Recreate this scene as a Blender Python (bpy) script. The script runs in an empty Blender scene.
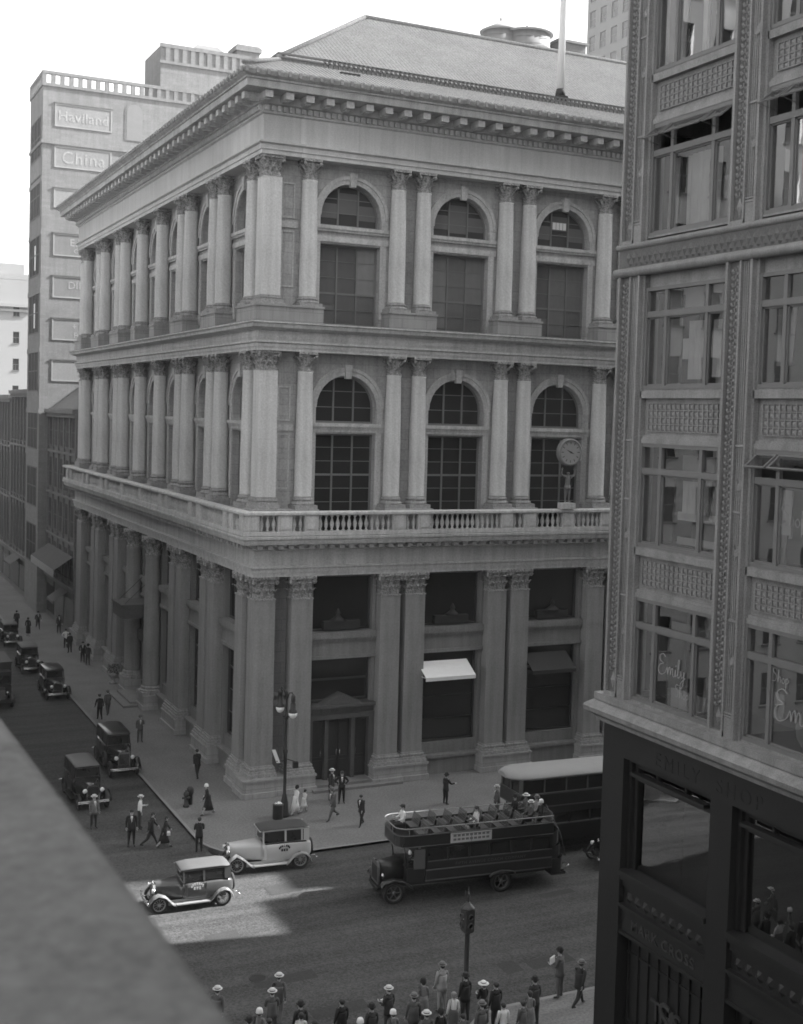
import bpy, math, random
import numpy as np
from mathutils import Vector, Matrix, Euler
random.seed(7)
PI = math.pi
sc = bpy.context.scene
COL = sc.collection
R = math.radians

# ------------------------------------------------------------------ materials
MATS = {}
def mat(name, base, rough=0.8, var=0.12, scale=1.5, bump=0.0, bscale=20.0, streak=0.0, metal=0.0, spec=0.4,
        fine=0.0, fscale=40.0, joints=None, coat=0.0, lanes=0.0):
    """grey procedural material: base value, large blotches (var), fine grain, vertical streaks, joints"""
    if name in MATS: return MATS[name]
    m = bpy.data.materials.new(name); m.use_nodes = True
    nt = m.node_tree; N = nt.nodes; L = nt.links
    b = N['Principled BSDF']
    b.inputs['Roughness'].default_value = rough
    b.inputs['Metallic'].default_value = metal
    b.inputs['Specular IOR Level'].default_value = spec
    b.inputs['Coat Weight'].default_value = coat
    tc = N.new('ShaderNodeTexCoord')
    def noise(sc_, det=4.0, stretch=None, rgh=0.6):
        n = N.new('ShaderNodeTexNoise'); n.inputs['Scale'].default_value = sc_
        n.inputs['Detail'].default_value = det; n.inputs['Roughness'].default_value = rgh
        if stretch:
            mp = N.new('ShaderNodeMapping'); mp.inputs['Scale'].default_value = stretch
            L.new(tc.outputs['Object'], mp.inputs['Vector']); L.new(mp.outputs[0], n.inputs['Vector'])
        else: L.new(tc.outputs['Object'], n.inputs['Vector'])
        return n.outputs['Fac']
    def math_(op, a, c):
        n = N.new('ShaderNodeMath'); n.operation = op
        for i, x in enumerate((a, c)):
            if isinstance(x, (int, float)): n.inputs[i].default_value = x
            else: L.new(x, n.inputs[i])
        return n.outputs[0]
    val = None
    def addterm(fac, amt):
        nonlocal val
        t = math_('MULTIPLY', math_('SUBTRACT', fac, 0.5), amt*2.2)
        val = t if val is None else math_('ADD', val, t)
    if var: addterm(noise(scale), var)
    if lanes: addterm(noise(1.0, 3.0, (.05, 1.3, 1.0)), lanes)
    if fine: addterm(noise(max(min(fscale,24.0),9.0), 3.0, None, .75), min(fine*6,1.6))
    if streak: addterm(noise(1.0, 3.0, (2.6, 2.6, 0.16)), streak)
    if joints:
        jw, jh, amt = joints          # block width, height, darkness of the joint
        br = N.new('ShaderNodeTexBrick'); br.inputs['Scale'].default_value = 1.0
        br.inputs['Brick Width'].default_value = jw; br.inputs['Row Height'].default_value = jh
        br.inputs['Mortar Size'].default_value = min(0.02, jh*0.12); br.inputs['Mortar Smooth'].default_value = 0.3
        br.inputs['Color1'].default_value = (1,1,1,1); br.inputs['Color2'].default_value = (.86,.86,.86,1)
        br.inputs['Mortar'].default_value = (1-amt,)*3+(1,)
        sx = N.new('ShaderNodeSeparateXYZ'); L.new(tc.outputs['Object'], sx.inputs[0])
        cb = N.new('ShaderNodeCombineXYZ')
        L.new(math_('ADD', sx.outputs[0], sx.outputs[1]), cb.inputs[0]); L.new(sx.outputs[2], cb.inputs[1])
        L.new(cb.outputs[0], br.inputs['Vector'])
        bw = N.new('ShaderNodeRGBToBW'); L.new(br.outputs['Color'], bw.inputs[0])
        jf = bw.outputs[0]
    if val is None: v = None
    else: v = math_('MULTIPLY', math_('ADD', val, 1.0), base)
    if joints:
        v = math_('MULTIPLY', v if v is not None else base, jf)
    if v is not None:
        v = math_('MAXIMUM', v, 0.004)
        cm = N.new('ShaderNodeCombineColor')
        for i in range(3): L.new(v, cm.inputs[i])
        L.new(cm.outputs[0], b.inputs['Base Color'])
    else: b.inputs['Base Color'].default_value = (base, base, base, 1)
    if bump:
        bp = N.new('ShaderNodeBump'); bp.inputs['Strength'].default_value = bump; bp.inputs['Distance'].default_value = 0.05
        L.new(noise(bscale, 5.0), bp.inputs['Height']); L.new(bp.outputs[0], b.inputs['Normal'])
    MATS[name] = m
    return m

def glass_mat(name, tint=1.0, boost=1.6, rough=0.02, wav=0.06):
    """old plate glass: mirror by fresnel over a clear pane, slightly wavy"""
    if name in MATS: return MATS[name]
    m = bpy.data.materials.new(name); m.use_nodes = True
    nt = m.node_tree; N = nt.nodes; L = nt.links
    N.remove(N['Principled BSDF']); out = N['Material Output']
    tr = N.new('ShaderNodeBsdfTransparent'); tr.inputs[0].default_value = (tint*.82,)*3+(1,)
    gl = N.new('ShaderNodeBsdfGlossy'); gl.inputs['Roughness'].default_value = rough
    lw = N.new('ShaderNodeLayerWeight'); f0 = ((boost-1)/(boost+1))**2*1.8
    pw = N.new('ShaderNodeMath'); pw.operation = 'POWER'; pw.inputs[1].default_value = 4.0
    L.new(lw.outputs['Facing'], pw.inputs[0])
    fr = N.new('ShaderNodeMath'); fr.operation = 'MULTIPLY_ADD'; fr.inputs[1].default_value = 1-f0; fr.inputs[2].default_value = f0
    L.new(pw.outputs[0], fr.inputs[0])
    mx = N.new('ShaderNodeMixShader')
    tc = N.new('ShaderNodeTexCoord'); no = N.new('ShaderNodeTexNoise'); no.inputs['Scale'].default_value = 0.9
    L.new(tc.outputs['Object'], no.inputs['Vector'])
    bp = N.new('ShaderNodeBump'); bp.inputs['Strength'].default_value = wav; bp.inputs['Distance'].default_value = .1
    L.new(no.outputs['Fac'], bp.inputs['Height']); L.new(bp.outputs[0], gl.inputs['Normal'])
    L.new(fr.outputs[0], mx.inputs[0]); L.new(tr.outputs[0], mx.inputs[1]); L.new(gl.outputs[0], mx.inputs[2])
    L.new(mx.outputs[0], out.inputs['Surface'])
    MATS[name] = m; return m

# ------------------------------------------------------------------ mesh builder
class MB:
    def __init__(s, T=None):
        s.v=[]; s.f=[]; s.m=[]; s.sm=[]; s.T=T
    def add(s, vs, fs, m=0, smooth=False):
        o=len(s.v)
        s.v.extend([s.T(*p) if s.T else tuple(p) for p in vs])
        for f in fs:
            s.f.append([i+o for i in f]); s.m.append(m); s.sm.append(smooth)
        return s
    def box(s, x0,x1,y0,y1,z0,z1, m=0):
        if x0>x1: x0,x1=x1,x0
        if y0>y1: y0,y1=y1,y0
        if z0>z1: z0,z1=z1,z0
        vs=[(x,y,z) for z in (z0,z1) for y in (y0,y1) for x in (x0,x1)]
        return s.add(vs,[(0,2,3,1),(4,5,7,6),(0,1,5,4),(2,6,7,3),(0,4,6,2),(1,3,7,5)],m)
    def frustum(s, x0,x1,y0,y1,z0, X0,X1,Y0,Y1,z1, m=0):
        vs=[(x0,y0,z0),(x1,y0,z0),(x0,y1,z0),(x1,y1,z0),(X0,Y0,z1),(X1,Y0,z1),(X0,Y1,z1),(X1,Y1,z1)]
        return s.add(vs,[(0,2,3,1),(4,5,7,6),(0,1,5,4),(2,6,7,3),(0,4,6,2),(1,3,7,5)],m)
    def quad(s, a,b,c,d, m=0): return s.add([a,b,c,d],[(0,1,2,3)],m)
    def lathe(s, prof, n=16, c=(0,0,0), m=0, smooth=True, axis='z', cap=True):
        vs=[];fs=[]
        for r,z in prof:
            for k in range(n):
                a=2*PI*k/n; x,y=r*math.cos(a),r*math.sin(a)
                p={'z':(x,y,z),'y':(x,z,y),'x':(z,x,y)}[axis]
                vs.append((p[0]+c[0],p[1]+c[1],p[2]+c[2]))
        for i in range(len(prof)-1):
            for k in range(n):
                fs.append((i*n+k,i*n+(k+1)%n,(i+1)*n+(k+1)%n,(i+1)*n+k))
        if cap:
            if prof[0][0]>1e-4: fs.append(tuple(range(n))[::-1])
            if prof[-1][0]>1e-4: fs.append(tuple((len(prof)-1)*n+k for k in range(n)))
        return s.add(vs,fs,m,smooth)
    def tube(s, pts, r, n=6, m=0, smooth=True):
        pts=[Vector(p) for p in pts]; vs=[];fs=[]
        if not isinstance(r,(list,tuple)): r=[r]*len(pts)
        prev=None
        for i,p in enumerate(pts):
            t=(pts[min(i+1,len(pts)-1)]-pts[max(i-1,0)])
            t=t.normalized() if t.length>1e-9 else Vector((0,0,1))
            if prev is None:
                ref=Vector((0,0,1)) if abs(t.z)<.9 else Vector((1,0,0))
                a=t.cross(ref).normalized()
            else:
                a=(prev-t*prev.dot(t)); a=a.normalized() if a.length>1e-6 else t.orthogonal().normalized()
            prev=a; b=t.cross(a)
            for k in range(n):
                th=2*PI*k/n
                vs.append(tuple(p+(a*math.cos(th)+b*math.sin(th))*r[i]))
        for i in range(len(pts)-1):
            for k in range(n):
                fs.append((i*n+k,i*n+(k+1)%n,(i+1)*n+(k+1)%n,(i+1)*n+k))
        fs.append(tuple(range(n))[::-1]); fs.append(tuple((len(pts)-1)*n+k for k in range(n)))
        return s.add(vs,fs,m,smooth)
    def loft(s, secs, m=0, smooth=True, closed=True, cap=True):
        n=len(secs[0]); vs=[p for q in secs for p in q]; fs=[]
        for i in range(len(secs)-1):
            for k in range(n if closed else n-1):
                fs.append((i*n+k,i*n+(k+1)%n,(i+1)*n+(k+1)%n,(i+1)*n+k))
        s.add(vs,fs,m,smooth)
        if cap and closed:
            s.add(secs[0],[tuple(range(n))[::-1]],m); s.add(secs[-1],[tuple(range(n))],m)
        return s
    def prism(s, poly, h0, h1, axis='z', m=0):
        n=len(poly)
        def P(a,b,h): return {'z':(a,b,h),'y':(a,h,b),'x':(h,a,b)}[axis]
        vs=[P(a,b,h0) for a,b in poly]+[P(a,b,h1) for a,b in poly]
        fs=[tuple(range(n))[::-1],tuple(range(n,2*n))]+[(i,(i+1)%n,n+(i+1)%n,n+i) for i in range(n)]
        return s.add(vs,fs,m)
    def ellip(s, c, r, n=10, k=6, m=0):
        prof=[(math.sin(PI*i/k),-math.cos(PI*i/k)) for i in range(k+1)]
        vs=[];fs=[]
        for a,z in prof:
            for j in range(n):
                t=2*PI*j/n; vs.append((c[0]+r[0]*a*math.cos(t),c[1]+r[1]*a*math.sin(t),c[2]+r[2]*z))
        for i in range(k):
            for j in range(n): fs.append((i*n+j,i*n+(j+1)%n,(i+1)*n+(j+1)%n,(i+1)*n+j))
        return s.add(vs,fs,m,True)
    def mesh(s, name, mats, recalc=True):
        me=bpy.data.meshes.new(name)
        me.from_pydata(s.v,[],s.f)
        for x in (mats if isinstance(mats,(list,tuple)) else [mats]): me.materials.append(x)
        me.polygons.foreach_set('material_index',s.m); me.polygons.foreach_set('use_smooth',s.sm)
        if recalc:
            import bmesh
            bm=bmesh.new(); bm.from_mesh(me); bmesh.ops.remove_doubles(bm,verts=bm.verts,dist=1e-5)
            bmesh.ops.recalc_face_normals(bm,faces=bm.faces); bm.to_mesh(me); bm.free()
        me.update(); return me
    def build(s, name, mats, parent=None, loc=(0,0,0), rot=None, recalc=True):
        if not s.v: return None
        return link(name, s.mesh(name,mats,recalc), parent, loc, rot)

def link(name, me, parent=None, loc=(0,0,0), rot=None):
    o=bpy.data.objects.new(name,me); COL.objects.link(o); o.location=loc
    if rot: o.rotation_euler=rot
    if parent: o.parent=parent
    return o
def tag(o,label=None,cat=None,group=None,kind=None):
    if label: o['label']=label
    if cat: o['category']=cat
    if group: o['group']=group
    if kind: o['kind']=kind
    return o
def thing(name,label,cat,loc=(0,0,0),rz=0,group=None):
    o=bpy.data.objects.new(name,None); COL.objects.link(o); o.location=loc; o.rotation_euler=(0,0,rz)
    o.empty_display_size=.3
    return tag(o,label,cat,group)
CH={}
def copy_tree(o,parent=None):
    c=o.copy(); COL.objects.link(c); c.parent=parent
    for ch in [x for x in ALLCH(o)]: copy_tree(ch,c)
    return c
def ALLCH(o): return list(o.children)
def text_mesh(txt,size=1.0,extrude=0.02,shear=0.0,spacing=1.0,bold=0.0):
    cu=bpy.data.curves.new('lettering','FONT'); cu.body=txt; cu.size=size; cu.extrude=extrude
    cu.shear=shear; cu.space_character=spacing; cu.align_x='CENTER'; cu.offset=bold
    ob=bpy.data.objects.new('lettering',cu); COL.objects.link(ob)
    dg=bpy.context.evaluated_depsgraph_get()
    me=bpy.data.meshes.new_from_object(ob.evaluated_get(dg))
    bpy.data.objects.remove(ob); return me
FRONT=lambda u,o,z:(u,-o,z)       # facade on the avenue, facing -Y
LEFT=lambda u,o,z:(-o,u,z)        # facade on the side street, facing -X
RZL=-PI/2                          # rotation that turns a FRONT prototype to the LEFT facade
DENOISE=True; ADAPT=True; FW_PX=1.7
# ------------------------------------------------------------------ materials used
M=dict(
 stone=mat('pale_stone',.45,.85,.18,.35,bump=.15,bscale=14,streak=.4,fine=.08,fscale=9),
 stone_col=mat('column_stone',.52,.85,.12,.6,bump=.12,bscale=14,streak=.3,fine=.06,fscale=9),
 stone_dk=mat('weathered_stone',.28,.88,.2,.5,bump=.2,bscale=10,streak=.32,fine=.12,fscale=8),
 carved=mat('carved_stone',.29,.9,.4,3.2,bump=.5,bscale=16,fine=.3,fscale=9),
 soot=mat('soot_stained_ledge',.14,.9,.25,.8,bump=.2,streak=.1),
 tile=mat('roof_tile',.29,.85,.2,.5,fine=.14,fscale=5,bump=.4,bscale=12),
 tile_dk=mat('dark_roof_tile',.2,.9,.1),  # plain darker tile tone, used for the snow guard
 iron=mat('black_iron',.02,.5,.2,4,spec=.5),
 bronze=mat('dark_bronze',.06,.5,.2,3,metal=.3),
 sash=mat('window_sash',.17,.6,.12,3),
 sash_dk=mat('dark_sash',.05,.5,.1,3),
 pane_blind=mat('blind_behind_glass',.115,.35,.25,.9,spec=.6,fine=.06,fscale=3),
 pane_dk=mat('dark_pane',.022,.12,.3,.6,spec=.6),
 pane_mid=mat('grey_pane',.05,.15,.3,.7,spec=.6),
 white=mat('white_paint',.75,.5,.05,3),
 canvas=mat('white_canvas',.72,.9,.06,4),
 asphalt=mat('asphalt',.05,.9,.3,.35,lanes=.7,bump=.3,bscale=40,fine=.3,fscale=11,streak=.0),
 walk=mat('sidewalk_concrete',.15,.9,.3,.4,bump=.15,bscale=50,fine=.14,fscale=7),
 kerb=mat('granite_kerb',.20,.85,.15,1.2),
 brick=mat('brown_brick',.22,.9,.18,.25,fine=.08,fscale=7,joints=(.9,.3,.12),streak=.24),
 brick_dk=mat('dark_brick',.17,.9,.14,.3,fine=.08,fscale=5,joints=(.25,.085,.2),streak=.1),
 brick_lt=mat('pale_brick',.30,.9,.08,.2,fine=.05,fscale=4),
 signpaint=mat('faded_sign_paint',.36,.9,.22,1.4,fine=.15,fscale=9),
 terracotta=mat('glazed_terracotta',.205,.6,.25,.8,bump=.15,bscale=18,streak=.4,fine=.10,fscale=24),
 terra_dk=mat('terracotta_ground',.11,.75,.2,3,bump=.3,bscale=30,fine=.12,fscale=25),
 darkstone=mat('dark_polished_stone',.014,.5,.14,.7,streak=.1,fine=.08,fscale=12),
 darkmetal=mat('dark_metal_frame',.018,.45,.2,2),
 ledge=mat('ledge_cement',.10,.9,.6,.6,bump=.2,bscale=9,fine=.10,fscale=4),
 rubber=mat('tyre_rubber',.025,.8,.1,6),
 chrome=mat('nickel_plate',.6,.18,.05,6,metal=1.0),
)
def prop(label_kind,o): o['kind']=label_kind; return o

# ------------------------------------------------------------------ ground, road, pavements
mb=MB(); mb.quad((-1500,-1500,-.30),(1500,-1500,-.30),(1500,1500,-.30),(-1500,1500,-.30))
prop('structure',mb.build('ground',[M['asphalt']]))
RZ=-.13
mb=MB(); mb.box(-160,400,-28.2,-9.0,-.29,RZ)
prop('structure',mb.build('avenue_road',[M['asphalt']]))
mb=MB(); mb.box(-14.2,-4.7,-9.0,330,-.29,RZ+.0); mb.box(-14.2,-4.7,-200,-28.2,-.29,RZ)
prop('structure',mb.build('side_street_road',[M['asphalt']]))
def pave(name,poly,edge):
    """pavement slab with a granite kerb strip along its street edge"""
    a=MB(); a.prism(poly,-.29,-.004); prop('structure',a.build(name,[M['walk']]))
    k=MB()
    for (x0,y0),(x1,y1) in zip(edge,edge[1:]):
        d=Vector((x1-x0,y1-y0,0)).normalized(); n=Vector((-d.y,d.x,0))*.17
        k.add([(x0,y0,-.29),(x1,y1,-.29),(x1+n.x,y1+n.y,-.29),(x0+n.x,y0+n.y,-.29),(x0,y0,.002),(x1,y1,.002),(x1+n.x,y1+n.y,.002),(x0+n.x,y0+n.y,.002)],
              [(0,1,2,3),(4,5,6,7),(0,1,5,4),(1,2,6,5),(2,3,7,6),(3,0,4,7)])
    prop('structure',k.build(name+'_kerb',[M['kerb']]))
def arc(cx,cy,r,a0,a1,n=8): return [(cx+r*math.cos(R(a0+(a1-a0)*i/n)),cy+r*math.sin(R(a0+(a1-a0)*i/n))) for i in range(n+1)]
c1=arc(-1.2,-5.8,3.7,180,270)
e=[(-4.9,320)]+c1+[(380,-9.5)]
pave('corner_pavement',e+[(380,1),(1,1),(1,320)],e[::1])
c2=arc(.8,-30.4,3.0,180,90)
e=[(380,-27.4)]+c2[::-1]+[(-2.2,-190)]
pave('shop_pavement',e+[(3.2,-190),(3.2,-30),(380,-30)],e)
c3=arc(-17,-30.4,3.0,0,90)
e=[(-14,-190)]+c3+[(-150,-27.4)]
pave('near_pavement',e+[(-150,-31.5),(-22.5,-31.5),(-22.5,-190)],e)
c4=arc(-17.7,-5.8,3.7,270,360)
e=[(-150,-9.5)]+c4+[(-14,320)]
pave('far_pavement',e+[(-19.2,320),(-19.2,1),(-150,1)],e)
# oil drips and patches: low sheets of repair asphalt on the avenue
mb=MB(); rr=random.Random(3)
for i in range(9):
    x=rr.uniform(-14,12); y=rr.uniform(-26,-11); w=rr.uniform(.8,2.5); h=rr.uniform(.5,1.2)
    mb.quad((x,y,RZ+.004+.001*i),(x+w,y+.1,RZ+.004+.001*i),(x+w,y+h,RZ+.004+.001*i),(x,y+h-.1,RZ+.004+.001*i))
prop('structure',mb.build('road_repair_patches',[mat('repair_asphalt',.034,.9,.2,.8,fine=.12,fscale=14)]))
mb=MB(); mb.lathe([(0,0),(.36,0),(.36,.012),(.30,.014),(0,.014)],18,(0,0,0))
for i,(x,y) in enumerate(((-7.0,-21.6),(-10.6,4.4))):
    tag(mb.build('manhole_cover',[M['iron']],loc=(x,y,RZ)),('iron manhole cover in the avenue below the sunlit patch','iron manhole cover in the side street among the cars')[i],'manhole cover')

# ------------------------------------------------------------------ camera, sky, sun, air
cam_d=bpy.data.cameras.new('camera'); cam=bpy.data.objects.new('camera',cam_d); COL.objects.link(cam)
F,YAW,PITCH,ROLL,PY=1243.4,R(25.66),R(-2.90),R(1.61),476.8
cam_d.sensor_fit='HORIZONTAL'; cam_d.sensor_width=36; cam_d.lens=F/803*36
cam_d.shift_y=-(512-PY)/803.0
cam.location=(-22.98,-66.52,22.0)
fw=Vector((math.sin(YAW)*math.cos(PITCH),math.cos(YAW)*math.cos(PITCH),math.sin(PITCH)))
rt=Vector((math.cos(YAW),-math.sin(YAW),0)); up=rt.cross(fw)
r2=rt*math.cos(ROLL)+up*math.sin(ROLL); u2=-rt*math.sin(ROLL)+up*math.cos(ROLL)
cam.rotation_euler=Matrix((r2,u2,-fw)).transposed().to_euler()
cam_d.clip_start=.1; cam_d.clip_end=4000
cam_d.dof.use_dof=True; cam_d.dof.focus_distance=58; cam_d.dof.aperture_fstop=1.7
sc.camera=cam
SUN_EL,SUN_AZ=R(38),math.atan2(.985,-.17)      # azimuth from +Y towards +X
sd=Vector((math.sin(SUN_AZ)*math.cos(SUN_EL),math.cos(SUN_AZ)*math.cos(SUN_EL),math.sin(SUN_EL)))
w=bpy.data.worlds.new('World'); sc.world=w; w.use_nodes=True
N=w.node_tree.nodes; L=w.node_tree.links
sky=N.new('ShaderNodeTexSky'); sky.sky_type='NISHITA'; sky.sun_disc=False
sky.sun_elevation=SUN_EL; sky.sun_rotation=SUN_AZ; sky.dust_density=2.0; sky.air_density=1.0; sky.altitude=0
bw=N.new('ShaderNodeRGBToBW'); L.new(sky.outputs[0],bw.inputs[0]); L.new(bw.outputs[0],N['Background'].inputs['Color'])
N['Background'].inputs['Strength'].default_value=.15
sl=bpy.data.lights.new('sun','SUN'); sl.energy=5.0; sl.angle=R(.22); so=bpy.data.objects.new('sun',sl); COL.objects.link(so)
so.rotation_euler=sd.to_track_quat('Z','Y').to_euler(); so.location=(60,-40,120)
sc.view_settings.view_transform='Standard'; sc.view_settings.look='None'; sc.view_settings.gamma=1; sc.view_settings.use_curve_mapping=False
sc.view_settings.exposure=2.1
sc.cycles.use_denoising=DENOISE; sc.cycles.use_adaptive_sampling=ADAPT; sc.cycles.filter_width=FW_PX
sc.cycles.volume_bounces=0; sc.cycles.max_bounces=8; sc.cycles.transparent_max_bounces=12
HAZE=True
if HAZE:
    mb=MB(); mb.box(-160,440,-210,400,-1.5,252)
    hm=bpy.data.materials.new('street_haze'); hm.use_nodes=True; n=hm.node_tree.nodes; n.remove(n['Principled BSDF'])
    pv=n.new('ShaderNodeVolumePrincipled'); pv.inputs['Color'].default_value=(.9,.9,.9,1); pv.inputs['Density'].default_value=.0003
    pv.inputs['Anisotropy'].default_value=.1
    hm.node_tree.links.new(pv.outputs[0],n['Material Output'].inputs['Volume'])
    prop('stuff',mb.build('haze',[hm]))
# ------------------------------------------------------------------ the corner building (three orders of columns)
W,LN=47.2,51.1
OB=thing('stone_office_building','pale stone palazzo on the corner with three tiers of columns and a tiled hip roof','building')
BAYF=[5.6+7.3*i for i in range(4)]
BAYL=[5.1,12.45,19.85,25.55,31.25,38.65,46.0]
COLF=[2.8]+[x for b in BAYF for x in (b+2.8,b+4.45)][:-1]
COLL=[2.3,7.9,9.65,15.25,17.05,22.65,28.45,34.05,35.85,41.45,43.2,48.8]
OWALL=-.72
def ring(mb,prof,m=0,x0=0,y0=0,x1=W,y1=LN):
    """moulding swept round the four sides of the building (mitred): prof = (out, z) points"""
    secs=[[(x0-o,y0-o,z),(x1+o,y0-o,z),(x1+o,y1+o,z),(x0-o,y1+o,z)] for o,z in prof]
    for a,b in zip(secs,secs[1:]):
        mb.add(a+b,[(k,(k+1)%4,4+(k+1)%4,4+k) for k in range(4)],m)
def capital(round_,hw,h,m=0,sides=(0,1,2,3)):
    """corinthian capital, z from 0 to h: bell, two rows of leaves, volutes, abacus"""
    mb=MB()
    def leaf(ang,base,z0,z1,w,out):
        ca,sa=math.cos(ang),math.sin(ang); pts=[]
        for t,wf,o in ((0,.8,0),(.45,1.0,.02),(.8,.85,out*.6),(1.0,.5,out),(.93,.3,out*1.25)):
            z=z0+(z1-z0)*t; r=base+o
            for s_ in (-1,0,1):
                q=s_*w*wf/2; rr_=r-(.03 if s_ else -.01)
                pts.append((ca*rr_-sa*q,sa*rr_+ca*q,z))
        mb.add(pts,[(i*3+j,i*3+j+1,i*3+j+4,i*3+j+3) for i in range(4) for j in range(2)],m,False)
    if round_:
        mb.lathe([(hw*.95,0),(hw*1.06,.02*h),(hw*1.06,.06*h),(hw*.85,.08*h),(hw*.80,.5*h),(hw*.95,.86*h)],16,m=m)
        for k in range(8): leaf(2*PI*k/8,hw*.9,.08*h,.46*h,hw*.56,.5*hw)
        for k in range(8): leaf(2*PI*(k+.5)/8,hw*.88,.25*h,.74*h,hw*.5,.62*hw)
    else:
        mb.box(-hw*1.04,hw*1.04,-hw*1.04,hw*1.04,.0,.06*h,m)
        mb.frustum(-hw*.86,hw*.86,-hw*.86,hw*.86,.06*h,-hw*.92,hw*.92,-hw*.92,hw*.92,.88*h,m)
        for side in range(4):
            for row,(z0,z1,n) in enumerate(((.08,.46,3),(.3,.76,2))):
                for j in range(n):
                    q=(j-(n-1)/2)*2*hw/n; st=len(mb.v)
                    leaf(0,hw*.88,z0*h,z1*h,2*hw/n*.74,.46*hw)
                    for i in range(st,len(mb.v)):
                        x,y,z=mb.v[i]; y+=q; a=side*PI/2
                        mb.v[i]=(x*math.cos(a)-y*math.sin(a),x*math.sin(a)+y*math.cos(a),z)
    b=hw*1.0
    for sx in (-1,1):
        for sy in (-1,1):      # volutes at the corners
            x,y=sx*b*1.08,sy*b*1.08
            mb.lathe([(0,-.1*hw),(.2*hw,-.08*hw),(.24*hw,0),(.2*hw,.08*hw),(0,.1*hw)],8,(x,y,.77*h),m,True,'y')
            mb.tube([(x*.6,y*.6,.5*h),(x*.85,y*.85,.72*h),(x*1.02,y*1.02,.85*h)],[.05*hw,.08*hw,.09*hw],5,m)
    for k in range(4):
        a=k*PI/2; mb.ellip((math.cos(a)*hw*1.22,math.sin(a)*hw*1.22,.92*h),(.13*hw,.13*hw,.1*h),6,4,m)
    q=1.28*hw
    poly=[]
    for k in range(4):     # concave abacus
        a=k*PI/2; c,s_=math.cos(a),math.sin(a)
        for (u,vv) in ((q,-q*.9),(q*.9,0),(q,q*.9)): poly.append((c*u-s_*vv,s_*u+c*vv))
    mb.prism(poly,.87*h,h,'z',m)
    return mb
def base_mb(round_,hw,h):
    mb=MB(); mb.box(-hw*1.36,hw*1.36,-hw*1.36,hw*1.36,0,h*.34)
    if round_:
        mb.lathe([(hw*1.32,h*.34),(hw*1.36,h*.45),(hw*1.3,h*.56),(hw*1.14,h*.6),(hw*1.1,h*.7),(hw*1.2,h*.74),(hw*1.22,h*.84),(hw*1.1,h*.92),(hw*1.0,h)],20)
    else:
        for a,z0,z1 in ((1.28,.34,.56),(1.12,.56,.68),(1.2,.68,.84),(1.07,.84,1.0)): mb.box(-hw*a,hw*a,-hw*a,hw*a,h*z0,h*z1)
    return mb
def shaft_mb(round_,hw,h):
    mb=MB()
    if round_:
        mb.lathe([(hw*1.04,0),(hw,h*.01),(hw,h*.34),(hw*.96,h*.65),(hw*.87,h*.985),(hw*.92,h)],20)
    else:
        n=6
        for i in range(n):      # drums, faint joints
            z0,z1=h*i/n,h*(i+1)/n; a=hw*(1-.04*i/n)
            mb.box(-a,a,-a,a,z0+.006,z1-.006); mb.box(-a*.985,a*.985,-a*.985,a*.985,z1-.006,z1+.006)
    return mb
COLMESH={}
def column(kind,hw,z0,zb,zc,z1,x,y,cap_hw=None):
    """one column: shaft with a base and a capital"""
    key=(kind,hw,z0)
    if key not in COLMESH:
        r=kind=='round'
        COLMESH[key]=(shaft_mb(r,hw,zc-zb).mesh('shaft',[M['stone_col'] if z0>2 else mat('shaded_street_stone',.23,.88,.16,.6,bump=.15,bscale=14,streak=.30,fine=.05,fscale=9)]),base_mb(r,hw,zb-z0).mesh('base',[M['stone_dk']]),  # street-tier shafts darker: low shade put into the stone colour, partly grime
                      capital(r,hw*(.9 if r else .98),z1-zc).mesh('capital',[M['carved']],False))
    s,b,c=COLMESH[key]
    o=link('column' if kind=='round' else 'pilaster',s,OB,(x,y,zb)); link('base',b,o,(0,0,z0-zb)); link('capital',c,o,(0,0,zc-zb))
    return o
TIER=dict(g=(1.05,1.68,11.2,12.55),s=(16.40,17.08,24.25,25.35),t=(27.93,28.46,35.05,36.2))
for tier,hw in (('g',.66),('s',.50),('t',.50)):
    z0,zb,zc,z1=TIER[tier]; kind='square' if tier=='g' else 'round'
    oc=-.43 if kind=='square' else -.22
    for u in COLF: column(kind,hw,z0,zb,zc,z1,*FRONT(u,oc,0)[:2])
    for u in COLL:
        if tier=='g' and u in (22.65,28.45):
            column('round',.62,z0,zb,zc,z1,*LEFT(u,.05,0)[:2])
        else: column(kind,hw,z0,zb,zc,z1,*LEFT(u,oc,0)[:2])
    # corner piers (near corner and far end)
    h2=.56 if tier!='g' else .64
    for (x,y) in ((h2-.05,h2-.05),(h2-.05,LN-h2+.05)):
        column('corner',h2,z0,zb,zc,z1,x,y)
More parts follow.
